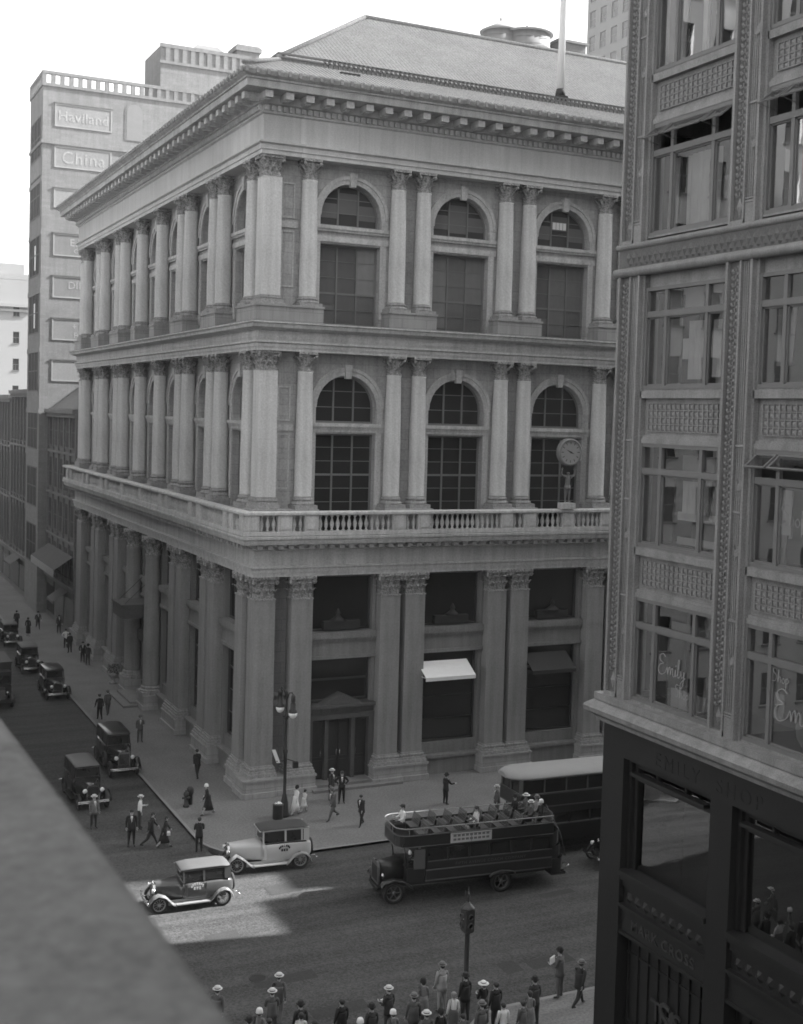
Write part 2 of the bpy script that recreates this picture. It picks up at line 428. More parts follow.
# pedestals below the columns
PED=mat('podium_stone',.32,.9,.18,.6,bump=.2,streak=.3,fine=.05,joints=(1.6,.53,.3))
mb=MB(FRONT)
def podium(mb,us,hw,z0,z1,o0,o1,cap=True):
    mb=MB(mb.T)
    if mb.T is LEFT: z1-=.005; hw-=.045; o1-=.03
    mb.box(us[0]-hw,us[-1]+hw,o0,o1,z0,z1-.12); mb.box(us[0]-hw-.06,us[-1]+hw+.06,o0,o1+.06,z1-.12,z1)
    if z0<2: mb.box(us[0]-hw-.08,us[-1]+hw+.08,o0,o1+.09,z0,z0+.32)
    mb.build('pedestal',[PED],OB)
pairsF=[[COLF[i],COLF[i+1]] for i in (1,3,5)]+[[COLF[7],COLF[7]+1.65]] if len(COLF)>7 else []
pairsL=[[7.9,9.65],[15.25,17.05],[34.05,35.85],[41.45,43.2]]
for T,prs,single in ((FRONT,pairsF,[[.3,2.8]]),(LEFT,pairsL,[[.3,2.3],[48.8,50.6]])):
    mb.T=T; LO=0 if T is FRONT else .05
    for p in single: podium(mb,p,.95,0,1.05,-1.2,.52); podium(mb,p,.74,26.95,27.93,-1.2,.5); podium(mb,p,.7,14.9,16.40,-1.2,.45)
    for p in prs: podium(mb,p,.95,0,1.05,-1.2,.52); podium(mb,p,.72,26.95,27.93,-1.2,.5); podium(mb,p,.7,14.9,16.40,-1.2,.65)
mb.T=LEFT
for u in (22.65,28.45): podium(mb,[u],1.0,0,1.05,-1.2,.85); podium(mb,[u],.7,26.95,27.93,-1.2,.5); podium(mb,[u],.7,14.9,16.40,-1.2,.65)
pass
# wall panels with window openings
ARN=14
def rect_panel(mb,u0,u1,z0,z1,o): mb.quad((u0,o,z0),(u1,o,z0),(u1,o,z1),(u0,o,z1))
def wall_arched(mb,uc,ua,ub,z0,z1,r,head,sill2,spring,o,d):
    rect_panel(mb,ua,uc-r,z0,z1,o); rect_panel(mb,uc+r,ub,z0,z1,o)
    rect_panel(mb,uc-r,uc+r,head,sill2,o)
    arcp=[(uc+r*math.cos(PI-PI*k/ARN),spring+r*math.sin(PI*k/ARN)) for k in range(ARN+1)]
    for (a,za),(b,zb) in zip(arcp,arcp[1:]):
        mb.quad((a,o,za),(b,o,zb),(b,o,z1),(a,o,z1)); mb.quad((a,o,za),(b,o,zb),(b,o-d,zb),(a,o-d,za))
    for s_ in (-1,1):
        u=uc+s_*r
        mb.quad((u,o,z0),(u,o-d,z0),(u,o-d,head),(u,o,head)); mb.quad((u,o,sill2),(u,o-d,sill2),(u,o-d,spring),(u,o,spring))
    mb.quad((uc-r,o,head),(uc+r,o,head),(uc+r,o-d,head),(uc-r,o-d,head))
    mb.quad((uc-r,o,sill2),(uc+r,o,sill2),(uc+r,o-d,sill2),(uc-r,o-d,sill2))
def arch_trim(mb,uc,r,head,sill2,spring,o):
    # archivolt in two steps
    for (ra,rb,pr) in ((r,r+.26,.10),(r+.26,r+.46,.17)):
        P=[[(uc+q*math.cos(PI-PI*k/ARN),spring+q*math.sin(PI*k/ARN)) for k in range(ARN+1)] for q in (ra,rb)]
        for k in range(ARN):
            a,b,c,d=P[0][k],P[0][k+1],P[1][k+1],P[1][k]
            mb.quad((a[0],o+pr,a[1]),(b[0],o+pr,b[1]),(c[0],o+pr,c[1]),(d[0],o+pr,d[1]))
            mb.quad((d[0],o,d[1]),(c[0],o,c[1]),(c[0],o+pr,c[1]),(d[0],o+pr,d[1]))
            mb.quad((a[0],o-.02,a[1]),(b[0],o-.02,b[1]),(b[0],o+pr,b[1]),(a[0],o+pr,a[1]))
    # keystone
    kz=spring+r
    mb.add([(uc-.17,o,kz-.2),(uc+.17,o,kz-.2),(uc+.24,o,kz+.60),(uc-.24,o,kz+.60),(uc-.17,o+.28,kz-.2),(uc+.17,o+.28,kz-.2),(uc+.24,o+.32,kz+.60),(uc-.24,o+.32,kz+.60)],
           [(4,5,6,7),(0,1,5,4),(1,2,6,5),(2,3,7,6),(3,0,4,7)])
    # impost / lintel mouldings and jamb strips
    w=r+.52
    mb.box(uc-w,uc+w,o,o+.10,head+.10,head+.42); mb.box(uc-w-.06,uc+w+.06,o,o+.22,sill2-.22,sill2-.02); mb.box(uc-w-.02,uc+w+.02,o,o+.14,sill2-.36,sill2-.22)
    for s_ in (-1,1):
        a=uc+s_*r; mb.box(a,a+s_*.38,o,o+.07,0 if False else head-4.2,head+.10)
        mb.box(a+s_*.05,a+s_*.42,o,o+.10,sill2-.02,spring+.0)
def plain_panel_frame(mb,u0,u1,z0,z1,o):
    t=.1
    for a,b,c,d in ((u0,u1,z0,z0+t),(u0,u1,z1-t,z1),(u0,u0+t,z0+t,z1-t),(u1-t,u1,z0+t,z1-t)): mb.box(a,b,o,o+.07,c,d)
SP=dict(s=dict(z0=14.9,z1=25.4,head=20.72,sill2=21.35,spring=22.35-.1,r=1.9),t=dict(z0=26.9,z1=36.25,head=31.7,sill2=32.75,spring=33.3,r=1.9))
for tier in 'st':
    q=SP[tier]; wl=MB(); tr=MB()
    for T,bays in ((FRONT,BAYF),(LEFT,BAYL)):
        wl.T=T; tr.T=T
        edges=[.0]+[(a+b)/2 for a,b in zip(bays,bays[1:])]+([bays[-1]+3.65] if T is FRONT else [LN])
        for i,uc in enumerate(bays):
            wall_arched(wl,uc,edges[i],edges[i+1],q['z0'],q['z1'],q['r'],q['head'],q['sill2'],q['spring'],OWALL,.62)
            arch_trim(tr,uc,q['r'],q['head'],q['sill2'],q['spring'],OWALL)
    wl.T=None; tr.T=FRONT
    # panelled wall between the corner pier and the first column
    z0=TIER[tier][0]
    plain_panel_frame(tr,1.3,2.1,z0+1.1,z0+4.3,OWALL); plain_panel_frame(tr,1.3,2.1,z0+5.0,z0+7.0,OWALL); tr.box(1.05,2.3,OWALL,OWALL+.1,z0+4.45,z0+4.8)
    rect_panel(wl,0,0,0,0,0) if False else None
    wl.T=FRONT; rect_panel(wl,BAYF[-1]+3.65,W-OWALL*0,q['z0'],q['z1'],OWALL); wl.T=None
    wl.quad((W,-.1,q['z0']),(W,LN,q['z0']),(W,LN,q['z1']),(W,-.1,q['z1'])); wl.quad((.45,LN,q['z0']),(W,LN,q['z0']),(W,LN,q['z1']),(.45,LN,q['z1']))
    wl.build('wall',[mat('wall_stone',.40,.88,.18,.4,bump=.15,streak=.36,fine=.07,fscale=9,joints=(1.5,.62,.26))],OB)
    tr.build('arch_moulding',[M['stone']],OB)
# dark core behind the openings
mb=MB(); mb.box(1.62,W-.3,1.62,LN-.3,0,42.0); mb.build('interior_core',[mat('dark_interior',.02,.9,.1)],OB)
# windows of the two upper tiers
def win_rect(w,h,cols,rows,heavy,bar=.035):
    mb=MB()
    mb.box(-w/2,-w/2+.1,-.07,.07,0,h); mb.box(w/2-.1,w/2,-.07,.07,0,h); mb.box(-w/2+.1,w/2-.1,-.07,.07,h-.1,h); mb.box(-w/2+.1,w/2-.1,-.07,.07,0,.12)
    for k in range(1,cols): x=-w/2+w*k/cols; mb.box(x-.05,x+.05,-.055,.055,.12,h-.1)
    for k in range(1,rows):
        z=h*k/rows; t=.06 if k in heavy else bar/2
        for c in range(cols):
            a=-w/2+w*c/cols+(.1 if c==0 else .05); b=-w/2+w*(c+1)/cols-(.1 if c==cols-1 else .05); mb.box(a,b,-.03,.03,z-t,z+t)
    return mb
def lun_frame(r,bars,rows,rise):
    mb=MB(); n=14
    for k in range(n):
        a0,a1=PI*k/n,PI*(k+1)/n
        p=[((r-dr)*math.cos(a),rise+(r-dr)*math.sin(a)) for dr in (0,.1) for a in (a0,a1)]
        mb.add([(x,y,z) for y in (-.06,.06) for x,z in p],[(0,1,3,2),(4,5,7,6),(0,1,5,4),(2,3,7,6)])
    mb.box(-r,r,-.06,.06,0,.12); mb.box(-r,-r+.1,-.06,.06,.12,rise); mb.box(r-.1,r,-.06,.06,.12,rise)
    for k in range(1,bars): x=-r+2*r*k/bars; mb.box(x-.05,x+.05,-.05,.05,.12,rise+math.sqrt(max(0,r*r-x*x))-.05)
    for k in range(1,rows):
        z=(rise+r)*k/rows
        hw=math.sqrt(max(.01,r*r-max(0,z-rise)**2))-.05
        mb.box(-hw,hw,-.028,.028,z-.022,z+.022)
    return mb
def lun_pane(r,rise):
    mb=MB(); n=14; pts=[(-r,.0),(r,.0)]+[(r*math.cos(PI*k/n),rise+r*math.sin(PI*k/n)) for k in range(n+1)]
    mb.prism(pts,.0,.02,'y'); return mb
def pane(w,h): mb=MB(); mb.box(-w/2,w/2,0,.02,0,h); return mb
WM={}
WPD=pane(3.6,4.6).mesh('pane',[M['pane_dk']])
for tier,pm in (('s','pane_dk'),('t','pane_blind')):
    q=SP[tier]; h=q['head']-TIER[tier][0]+(.5 if tier=='s' else .9)
    WM[tier]=(win_rect(3.8,h,3,6 if tier=='s' else 5,(3,) if tier=='s' else (2,)).mesh('window',[M['sash']]),pane(3.6,h-.1).mesh('pane',[M[pm]]),q['head']-h,
              lun_frame(1.9,3,3,q['spring']-q['sill2']).mesh('lunette',[M['sash']]),lun_pane(1.88,q['spring']-q['sill2']).mesh('lunette_pane',[M['pane_dk' if tier=='s' else 'pane_mid']]))
    wr,wp,zb_,lf,lp=WM[tier]
    for T,bays,rz in ((FRONT,BAYF,0),(LEFT,BAYL,RZL)):
        for i,u in enumerate(bays):
            x,y,_=T(u,OWALL-.5,0)
            a_w=a=link('window',wr,OB,(x,y,zb_),(0,0,rz)); link('pane',wp if T is FRONT or tier=='s' else WPD,a,(0,.03,.05))
            rb=random.Random(int(u*10)+(7 if T is FRONT else 1)+ord(tier))
            for c in range(3):
                if (tier=='t' and T is FRONT) or rb.random()<.3:
                    b=MB(); cw=3.8/3; x0=-1.9+cw*c+.07; top=h-.12; dr=rb.choice((.98,.75,.6,.42)) if tier=='t' else rb.choice((.1,.16,.24))
                    z0b=top-(top-.15)*dr if tier=='t' else .15; z1b=top if tier=='t' else .15+(top-.15)*dr
                    b.box(x0,x0+cw-.14,.005,.02,z0b,z1b); vb=rb.choice((.10,.14,.17,.21)) if tier=='t' else rb.choice((.05,.08))
                    b.build('blind',[mat('linen_blind_%d'%int(vb*100),vb,.9,.18,2,streak=.1)],a_w,(0,0,0))
            a=link('arched_window',lf,OB,(x,y,q['sill2']),(0,0,rz)); link('pane',lp,a,(0,.03,.02))
            if tier=='t' and T is FRONT:
                # drawn blinds, hung at different heights, in the arched light
                b=MB(); k=(.62,.9,.45,.8)[i]; b.box(-.56,.56,-.01,.01,1.75*(1-k)+.15,2.0); 
                for c in (-1,1): b.box(c*1.22-.55,c*1.22+.55,-.01,.01,.5,1.35)
                link('blind',b.mesh('blind',[mat('linen_blind',.13,.9,.1,2)]),a,(0,.005,0))
b=MB(); b.box(-.5,.5,-.012,0,1.18,1.62)
for k in range(1,4): b.box(-.5+.25*k-.012,-.5+.25*k+.012,-.022,-.012,1.18,1.62,1)
x,y,_=FRONT(BAYF[2],OWALL-.5,0); tag(b.build('pale_pane',[M['white'],M['sash']],OB,(x-.05,y-.06,SP['t']['sill2'])),'square of white pane in the arched window')
# ground tier: shop front bays
gw=MB(); gt=MB(); gd=MB()
def ground_bay(T,uc,full=True):
    for mb in (gw,gt,gd): mb.T=T
    a,b=uc-2.12,uc+2.12; jw=.22
    for s_ in (-1,1):
        u=uc+s_*2.12; gt.box(u,u-s_*jw,-1.0,-.42,1.05 if full else 0,12.5)
    gt.box(a,b,-1.0,-.38,7.52,9.12)                         # lintel band between the two windows
    gt.box(a,b,-.38,-.18,8.72,9.12); gt.box(a,b,-.38,-.28,8.55,8.72); gt.box(a,b,-.38,-.26,7.52,7.72)
    gt.box(a,b,-1.0,-.55,12.35,12.55)
    if full:
        gt.box(a,b,-1.0,-.25,.0,1.02); gt.box(a,b,-.9,-.08,1.02,1.2); gt.box(a-.0,b,-1.0,-.55,1.2,1.9)
for T,bays in ((FRONT,BAYF),(LEFT,BAYL)):
    for i,u in enumerate(bays): ground_bay(T,u,not((T is FRONT and i==0) or (T is LEFT and i==3)))
    gw.T=T
    cols=COLF if T is FRONT else COLL
    edges=[.0]+[x for u in bays for x in (u-2.12,u+2.12)]+[W if T is FRONT else LN]
    for k in range(0,len(edges)-1,2): rect_panel(gw,edges[k],edges[k+1],0,12.6,-.72)
gw.T=None
gw.quad((W,-.1,0),(W,LN,0),(W,LN,14.9),(W,-.1,14.9)); gw.quad((.45,LN,0),(W,LN,0),(W,LN,14.9),(.45,LN,14.9))
gt.T=FRONT; gt.box(1.1,2.2,-.5,-.38,5.0,5.3); gt.box(1.1,2.2,-.5,-.42,5.55,5.75)
gw.build('ground_wall',[mat('shaded_ground_wall_stone',.16,.9,.18,.5,bump=.2,streak=.28,fine=.1,joints=(1.3,.62,.3))],OB)  # darker base paints in shade near the street, with some grime
gt.build('shopfront_stone',[mat('shaded_shopfront_stone',.20,.88,.2,.5,bump=.2,streak=.3,fine=.12)],OB)  # street-level shade worked into this darker tone, along with grime
def win_up(w,h):
    mb=win_rect(w,h,1,1,()); return mb
up_=win_rect(3.8,3.3,1,1,()).mesh('display_window',[M['sash_dk']]); upp=pane(3.7,3.2).mesh('display_pane',[M['pane_dk']])
lo_=win_rect(3.8,5.6,1,4,(3,)).mesh('display_window',[M['sash_dk']]); lop=pane(3.7,5.5).mesh('display_pane',[M['pane_dk']])
ce_=win_rect(3.8,2.6,1,2,(1,)).mesh('transom_window',[M['sash_dk']]); cep=pane(3.7,2.5).mesh('transom_pane',[M['pane_dk']])
for T,bays,rz in ((FRONT,BAYF,0),(LEFT,BAYL,RZL)):
    for i,u in enumerate(bays):
        x,y,_=T(u,-.85,0)
        a=link('display_window',up_,OB,(x,y,9.12),(0,0,rz)); link('pane',upp,a,(0,.05,.05))
        if i==0 and T is FRONT:
            a=link('transom_window',ce_,OB,(x,y,4.92),(0,0,rz)); link('pane',cep,a,(0,.05,.05))
        else:
            a=link('display_window',lo_,OB,(x,y,1.9),(0,0,rz)); link('pane',lop,a,(0,.05,.05))
        # goods behind the sill of the upper window
        g=MB(); rg=random.Random(i*7+(3 if T is FRONT else 5)); g.box(-1.2,1.1,.0,.35,.1,.62)
        g.lathe([(.5,.62),(.32,.75),(.1,.95),(.16,1.05),(.05,1.3),(0,1.34)],10,(rg.uniform(-.5,.5),.18,0))
        if T is FRONT: tag(g.build('window_display',[mat('display_goods',.03,.7,.3,4)],None,(x,y-.5,9.13),(0,0,rz)),('dim display block behind the upper shop window over the pedimented door','dim display block behind the upper shop window over the white awning','dim display block behind the upper shop window over the dark awning','display block in the upper shop window hidden past the shop corner')[i],'window display')
# main door with pediment
DX=BAYF[0]; db=MB(lambda u,o,z:(u,-o,z))
db.box(DX-2.1,DX+2.1,-1.0,-.2,3.95,4.25); db.box(DX-2.1,DX+2.1,-1.0,-.3,4.25,4.65); db.box(DX-2.1,DX+2.1,-1.0,-.02,4.65,4.85)
db.add([(DX-1.35,-.9,4.85),(DX+1.35,-.9,4.85),(DX,-.9,5.45),(DX-1.35,-.1,4.85),(DX+1.35,-.1,4.85),(DX,-.1,5.45)],[(0,1,2),(3,4,5),(0,1,4,3),(1,2,5,4),(2,0,3,5)])
for s_ in (-1,1):
    db.box(DX+s_*1.95-.16,DX+s_*1.95+.16,-1.0,-.25,.30,3.95); db.box(DX+s_*.85-.12,DX+s_*.85+.12,-1.0,-.4,.30,3.95)
for k in range(7): db.box(DX-1.75+.5*k,DX-1.45+.5*k,-.3,-.27,4.3,4.6)
po=db.build('portal',[mat('portal_bronze',.085,.55,.2,2,fine=.1)],OB)
for k,dx in enumerate((-1.38,-.36,.36,1.38)):
    d=MB(); w_=.44 if abs(dx)>1 else .34
    d.box(-w_,w_,-.06,0,0,3.6); 
    for z0,z1 in ((.15,1.1),(1.25,3.4)):
        for a,b,c,e_ in ((-w_+.06,w_-.06,z0,z0+.06),(-w_+.06,w_-.06,z1-.06,z1),(-w_+.06,-w_+.12,z0,z1),(w_-.12,w_-.06,z0,z1)): d.box(a,b,-.09,-.06,c,e_)
    dd=d.build('door',[mat('door_bronze',.03,.5,.2,3)],OB,(DX+dx,.75,.32)); h=MB(); h.tube([(0,-.12,1.3),(0,-.12,1.7)],.02,6); h.build('handle',[M['chrome']],dd,(.25 if dx<0 else -.25,0,0))
st=MB(FRONT); st.box(DX-2.1,DX+3.6,-.9,.95,0,.15); st.box(DX-2.1,DX+2.1,-.9,.45,.15,.31); st.build('door_step',[mat('step_granite',.17,.9,.2,1.5,fine=.1)],OB); st=MB(LEFT); st.box(22.9,28.2,-1,2.0,0,.15); st.box(23.4,27.7,-1,1.4,.15,.31)
st.build('door_step',[mat('step_granite',.17,.9,.2,1.5,fine=.1)],OB)
# side entrance: bronze doors and marquee
sd_=MB(LEFT); sd_.box(23.6,27.5,-.8,-.6,.31,4.2); sd_.box(23.4,27.7,-.9,-.1,4.2,4.9)
for k in range(5): sd_.box(23.7+.95*k-.06,23.7+.95*k+.06,-.6,-.5,.31,4.2)
sd_.build('side_portal',[MATS['portal_bronze']],OB)
mq=MB(LEFT); mq.box(24.1,27.2,-.5,1.9,6.35,6.5); mq.box(24.1,27.2,1.75,1.9,6.5,7.25); mq.box(24.1,24.25,-.5,1.75,6.5,7.25); mq.box(27.05,27.2,-.5,1.75,6.5,7.25); mq.box(24.0,27.3,-.5,2.0,7.25,7.38)
for k in range(7): mq.lathe([(.05,0),(.12,.12),(.03,.3),(0,.36)],6,LEFT(24.3+.46*k,1.9,7.38)); 
for u in (24.6,26.7): mq.T=None; mq.tube([LEFT(u,1.7,7.3),LEFT(u,-.45,9.3)],.025,5)
mq.build('marquee',[mat('marquee_iron',.07,.6,.2,4,fine=.15)],OB)
# awnings over the shop windows
def awning(name,u0,u1,ztop,zbot,out,m,label):
    a=MB(FRONT); a.add([(u0,-.35,ztop),(u1,-.35,ztop),(u1,out,zbot),(u0,out,zbot),(u0,-.35,ztop-.03),(u1,-.35,ztop-.03),(u1,out,zbot-.03),(u0,out,zbot-.03)],[(0,1,2,3),(4,5,6,7),(0,1,5,4),(1,2,6,5),(2,3,7,6),(3,0,4,7)])
    for u in (u0+.05,u1-.05): a.T=None; a.tube([FRONT(u,out,zbot-.03),FRONT(u,-.6,zbot-.1)],.02,5); a.T=FRONT
    v=MB(FRONT); v.box(u0,u1,out-.015,out,zbot-.22,zbot-.03)
    o=tag(a.build(name,[m],OB),label); v.build('valance',[m],o)
awning('awning',10.55,13.95,7.0,6.25,.9,M['canvas'],'white canvas awning')
awning('awning',18.0,21.2,7.1,6.2,.95,mat('dark_canvas',.03,.9,.12,2),'dark canvas awning')
# entablatures
e1=MB(); ring(e1,[(-.8,12.55),(.28,12.55),(.28,12.8),(.34,12.8),(.34,13.02),(.44,13.06),(.44,13.14),(.22,13.18),(.22,14.05),(.34,14.12),(.34,14.2)])
e1.build('entablature',[M['stone']],OB)
s1=MB(); ring(s1,[(.3,14.2),(.62,14.32),(.62,14.42),(1.05,14.46),(1.1,14.62),(1.1,14.72),(1.2,14.78),(1.22,14.92),(1.0,14.98),(-.6,14.98)])
s1.build('balcony_slab',[M['stone']],OB)
def blocks(mb,step,w_,z0,z1,o0,o1,lastF=W,lastL=LN):
    mb.T=FRONT; n=int((lastF+2*o1)/step)
    for k in range(n): u=-o0+.1+step*k; mb.box(u,u+w_,o0,o1,z0,z1)
    mb.T=LEFT; n=int((lastL+2*o1)/step)
    for k in range(n): u=-o0+.1+step*k; mb.box(u,u+w_,o0,o1,z0,z1)
b1=MB(); blocks(b1,.62,.3,14.2,14.42,.34,.95); b1.build('bracket_course',[M['stone_dk']],OB)
e2=MB(); ring(e2,[(-.8,25.35),(.26,25.35),(.26,25.55),(.31,25.55),(.31,25.74),(.42,25.8),(.42,25.9),(.2,25.92),(.26,26.1),(.26,26.3),(.2,26.45),(.36,26.52),(.7,26.62),(.74,26.8),(.84,26.86),(.84,26.93)])
e2.build('entablature',[M['stone']],OB)
l2=MB(); ring(l2,[(.84,26.93),(.80,26.97),(-.6,27.03)]); l2.build('ledge',[M['soot']],OB)
e3=MB(); ring(e3,[(-.8,36.2),(.26,36.2),(.26,36.45),(.32,36.45),(.32,36.72),(.46,36.8),(.46,36.9),(.2,36.94),(.2,38.35),(.34,38.42),(.34,38.5),(.3,38.52),(.3,38.84),(.5,38.9),(.5,39.42)])
e3.build('entablature',[mat('frieze_stone',.50,.85,.14,.3,bump=.12,streak=.24,fine=.08,joints=(3.6,9,.22))],OB)
dn=MB(); blocks(dn,.36,.2,38.54,38.82,.3,.48); dn.build('dentil_course',[M['stone']],OB)
cn=MB(); ring(cn,[(.5,39.36),(1.62,39.40),(1.66,39.42),(1.66,39.8),(1.74,39.82),(1.74,39.92),(1.9,40.02),(2.02,40.22),(2.02,40.3)])
CNO=cn.build('cornice',[mat('cornice_stone',.38,.88,.26,.8,bump=.2,streak=.42,fine=.12)],OB)
mo=MB(); mo.box(-.23,.23,.0,.95,39.0,39.36); mo.box(-.17,.17,.06,.7,38.92,39.0); mom=mo.mesh('modillion',[M['stone']])
for T,n,rz in ((FRONT,25,PI),(LEFT,44,PI/2)):
    for k in range(n):
        x,y,_=T(-.32+1.2*k,.5,0); link('modillion',mom,CNO,(x,y,0),(0,0,rz))
# lion-head spouts line along the gutter
sp=MB(); blocks(sp,.61,.16,40.02,40.3,1.99,2.1); sp.build('antefix_course',[M['stone_dk']],OB)
# balustrade above the ground tier
bl=MB(); bl.T=None
def bal_run(mb,T,segs):
    mb.T=T
    for u0,u1 in segs:
        n=max(1,int((u1-u0)/.34)); st=(u1-u0)/n
        for k in range(n):
            u=u0+st*(k+.5); c=T(u,.88,15.2)
            t=mb.T; mb.T=None; mb.lathe([(.10,0),(.10,.06),(.05,.1),(.12,.3),(.13,.42),(.05,.72),(.055,.78),(.10,.86),(.10,.92)],8,c); mb.T=t
def piers(mb,T,us,w_):
    mb.T=T
    for u in us:
        mb.box(u-w_,u+w_,.62,1.12,15.2,16.12)
        for a in (-1,1): mb.box(u+a*w_*.2-.0,u+a*w_*.8,1.12,1.15,15.32,16.0) if False else None
        mb.box(u-w_+.12,u+w_-.12,1.12,1.16,15.34,15.98)
PF=[.05,1.3,2.9]+[x for p in pairsF for x in p]; PF=PF[:-1]+[PF[-1]]
PLs=[.05,1.3,2.4]+[x for p in pairsL[:2] for x in p]+[22.65,28.45]+[x for p in pairsL[2:] for x in p]+[48.8,50.4]
for T,P,end in ((FRONT,PF,W),(LEFT,PLs,LN)):
    w_=.42
    pp=[-.64]+P[1:]
    piers(bl,T,pp+([20.1] if T is FRONT else []),w_)
    full=sorted(pp+([20.1] if T is FRONT else []))
    bal_run(bl,T,[(a+w_,b-w_) for a,b in zip(full,full[1:]) if b-a>2*w_+.2])
rail=MB(); ring(rail,[(1.16,16.12),(1.2,16.16),(1.2,16.28),(1.12,16.34),(.64,16.34),(.58,16.28),(.58,16.12),(1.16,16.12)]); ring(rail,[(1.16,14.98),(1.16,15.2),(.6,15.2),(.6,14.98)])
bo=bl.build('balustrade',[M['stone']],OB); rail.build('rail',[M['stone']],bo)
# roof: tiled apron, guard rail, hip, flat deck
def hip(mb,i0,z0,i1,z1):
    a=[(i0,i0,z0),(W-i0,i0,z0),(W-i0,LN-i0,z0),(i0,LN-i0,z0)]; b=[(i1,i1,z1),(W-i1,i1,z1),(W-i1,LN-i1,z1),(i1,LN-i1,z1)]
    mb.add(a+b,[(k,(k+1)%4,4+(k+1)%4,4+k) for k in range(4)])
rf=MB(); hip(rf,-2.0,40.31,1.1,41.75); hip(rf,1.1,41.95,10.25,48.05); rf.quad((10.25,10.25,48.05),(W-10.25,10.25,48.05),(W-10.25,LN-10.25,48.05),(10.25,LN-10.25,48.05))
hip(rf,1.1,41.75,1.1,41.95)
roof_o=rf.build('roof',[M['tile']],OB)
# barrel tile ribs running up the slopes
tl=MB()
def ribs(i0,z0,i1,z1,step,r):
    for u in np.arange(-1.7,W+1.7,step):
        lim=min(u-i0,W-i0-u); 
        if lim<=.05: continue
        t=min(1,lim/(i1-i0)); y1=i0+(i1-i0)*t; zz=z0+(z1-z0)*t
        tl.add([(u-r,i0,z0),(u,i0,z0+r*.9),(u+r,i0,z0),(u-r,y1,zz),(u,y1,zz+r*.9),(u+r,y1,zz)],[(0,1,4,3),(1,2,5,4),(0,1,2)])
    for u in np.arange(-1.7,LN+1.7,step):
        lim=min(u-i0,LN-i0-u)
        if lim<=.05: continue
        t=min(1,lim/(i1-i0)); x1=i0+(i1-i0)*t; zz=z0+(z1-z0)*t
        tl.add([(i0,u-r,z0),(i0,u,z0+r*.9),(i0,u+r,z0),(x1,u-r,zz),(x1,u,zz+r*.9),(x1,u+r,zz)],[(0,1,4,3),(1,2,5,4),(0,1,2)])
ribs(-2.0,40.31,1.1,41.75,.27,.05); ribs(1.1,41.95,10.25,48.05,.27,.035)
tl.build('tile_rib',[M['tile']],roof_o)
gr=MB(); ring(gr,[(-1.0,42.1),(-1.0,42.2),(-1.12,42.22),(-1.12,42.1)]); ring(gr,[(-1.0,41.9),(-1.0,41.98),(-1.08,42.0),(-1.08,41.9)]); 
for k in range(150):
    u=3.8+.3*k
    if u<W-1.5: gr.box(u,u+.13,1.0,1.12,41.72,42.2)
gr.build('snow_guard',[M['tile_dk']],roof_o)
cp=MB(); cp.tube([(1.0,1.0,41.9),(10.3,10.3,48.12)],.16,6); cp.tube([(10.25,10.25,48.1),(W-10.25,10.25,48.1)],.16,6); cp.tube([(-2,-2,40.5),(1.1,1.1,41.82)],.14,6); cp.build('ridge_tile',[M['tile']],roof_o)
sk=MB(); sk.box(4.4,5.6,-.1,.5,41.1,41.32); sk.build('roof_hatch',[M['iron']],roof_o)
# flagpole on the roof edge
fp=thing('flagpole','tall white flagpole rising from the roof edge of the corner building','flagpole',(20.08,1.45,42.0))
a=MB(); a.lathe([(.24,.6),(.22,4),(.19,9),(.15,14)],14); a.build('pole',[M['white']],fp)
a=MB(); a.box(-.35,.35,-.35,.5,0,.35); a.lathe([(.34,.3),(.3,.62),(.27,.8)],12); a.tube([(-.5,-.3,.1),(0,0,.7)],.05,5); a.tube([(.5,-.3,.1),(0,0,.7)],.05,5); a.build('bracket',[M['iron']],fp)
a=MB(); a.ellip((0,0,14.1),(.22,.22,.22)); a.build('finial',[M['white']],fp)
# water tanks on the roof deck
def tank(x,y,r,h,z,cone,label):
    t=thing('water_tank',label,'water tank',(x,y,48.06),0,'water tanks on the roof')
    a=MB(); 
    for k in range(6): a.tube([(r*.8*math.cos(k*PI/3),r*.8*math.sin(k*PI/3),0),(r*.8*math.cos(k*PI/3),r*.8*math.sin(k*PI/3),z)],.12,5)
    a.build('stand',[M['iron']],t)
    a=MB(); a.lathe([(r,z),(r*.97,z+h)],28); 
    for k in range(5): a.lathe([(r*1.012,z+h*k/5+.1),(r*1.012,z+h*k/5+.17)],28,cap=False)
    a.build('barrel',[mat('tank_boards',.2,.85,.1,.8,streak=.2)],t)
    a=MB(); a.lathe([(r*1.12,z+h-.05),(r*1.12,z+h+.05),(r*.5,z+h+cone*.55),(.12,z+h+cone)],28); a.lathe([(.1,z+h+cone),(.1,z+h+cone+.25),(0,z+h+cone+.45)],8); a.build('tank_roof',[mat('tank_roofing',.24,.85,.1,1)],t)
tank(31.8,30,1.65,3.2,4.3,1.0,'conical roofed water tank behind the ridge, left of the pair')
tank(34.0,29.2,2.1,3.4,4.0,.55,'low roofed water tank behind the ridge, right of the pair')
a=MB(); a.box(36.6,39.4,28,33,0,7.0); a.box(36.4,39.6,27.8,33.2,7.0,7.2); tag(a.build('roof_bulkhead',[M['brick_dk']],None,(0,0,48.06)),'pale roof bulkhead beside the water tanks','bulkhead')
# ------------------------------------------------------------------ the shop building on the right (facade on the side street, facing -X)
SX,SY=2.4,-30.72
SB=thing('shop_building','ornate terracotta loft building with dark ground floor shops on the right','building',(SX,SY,0))
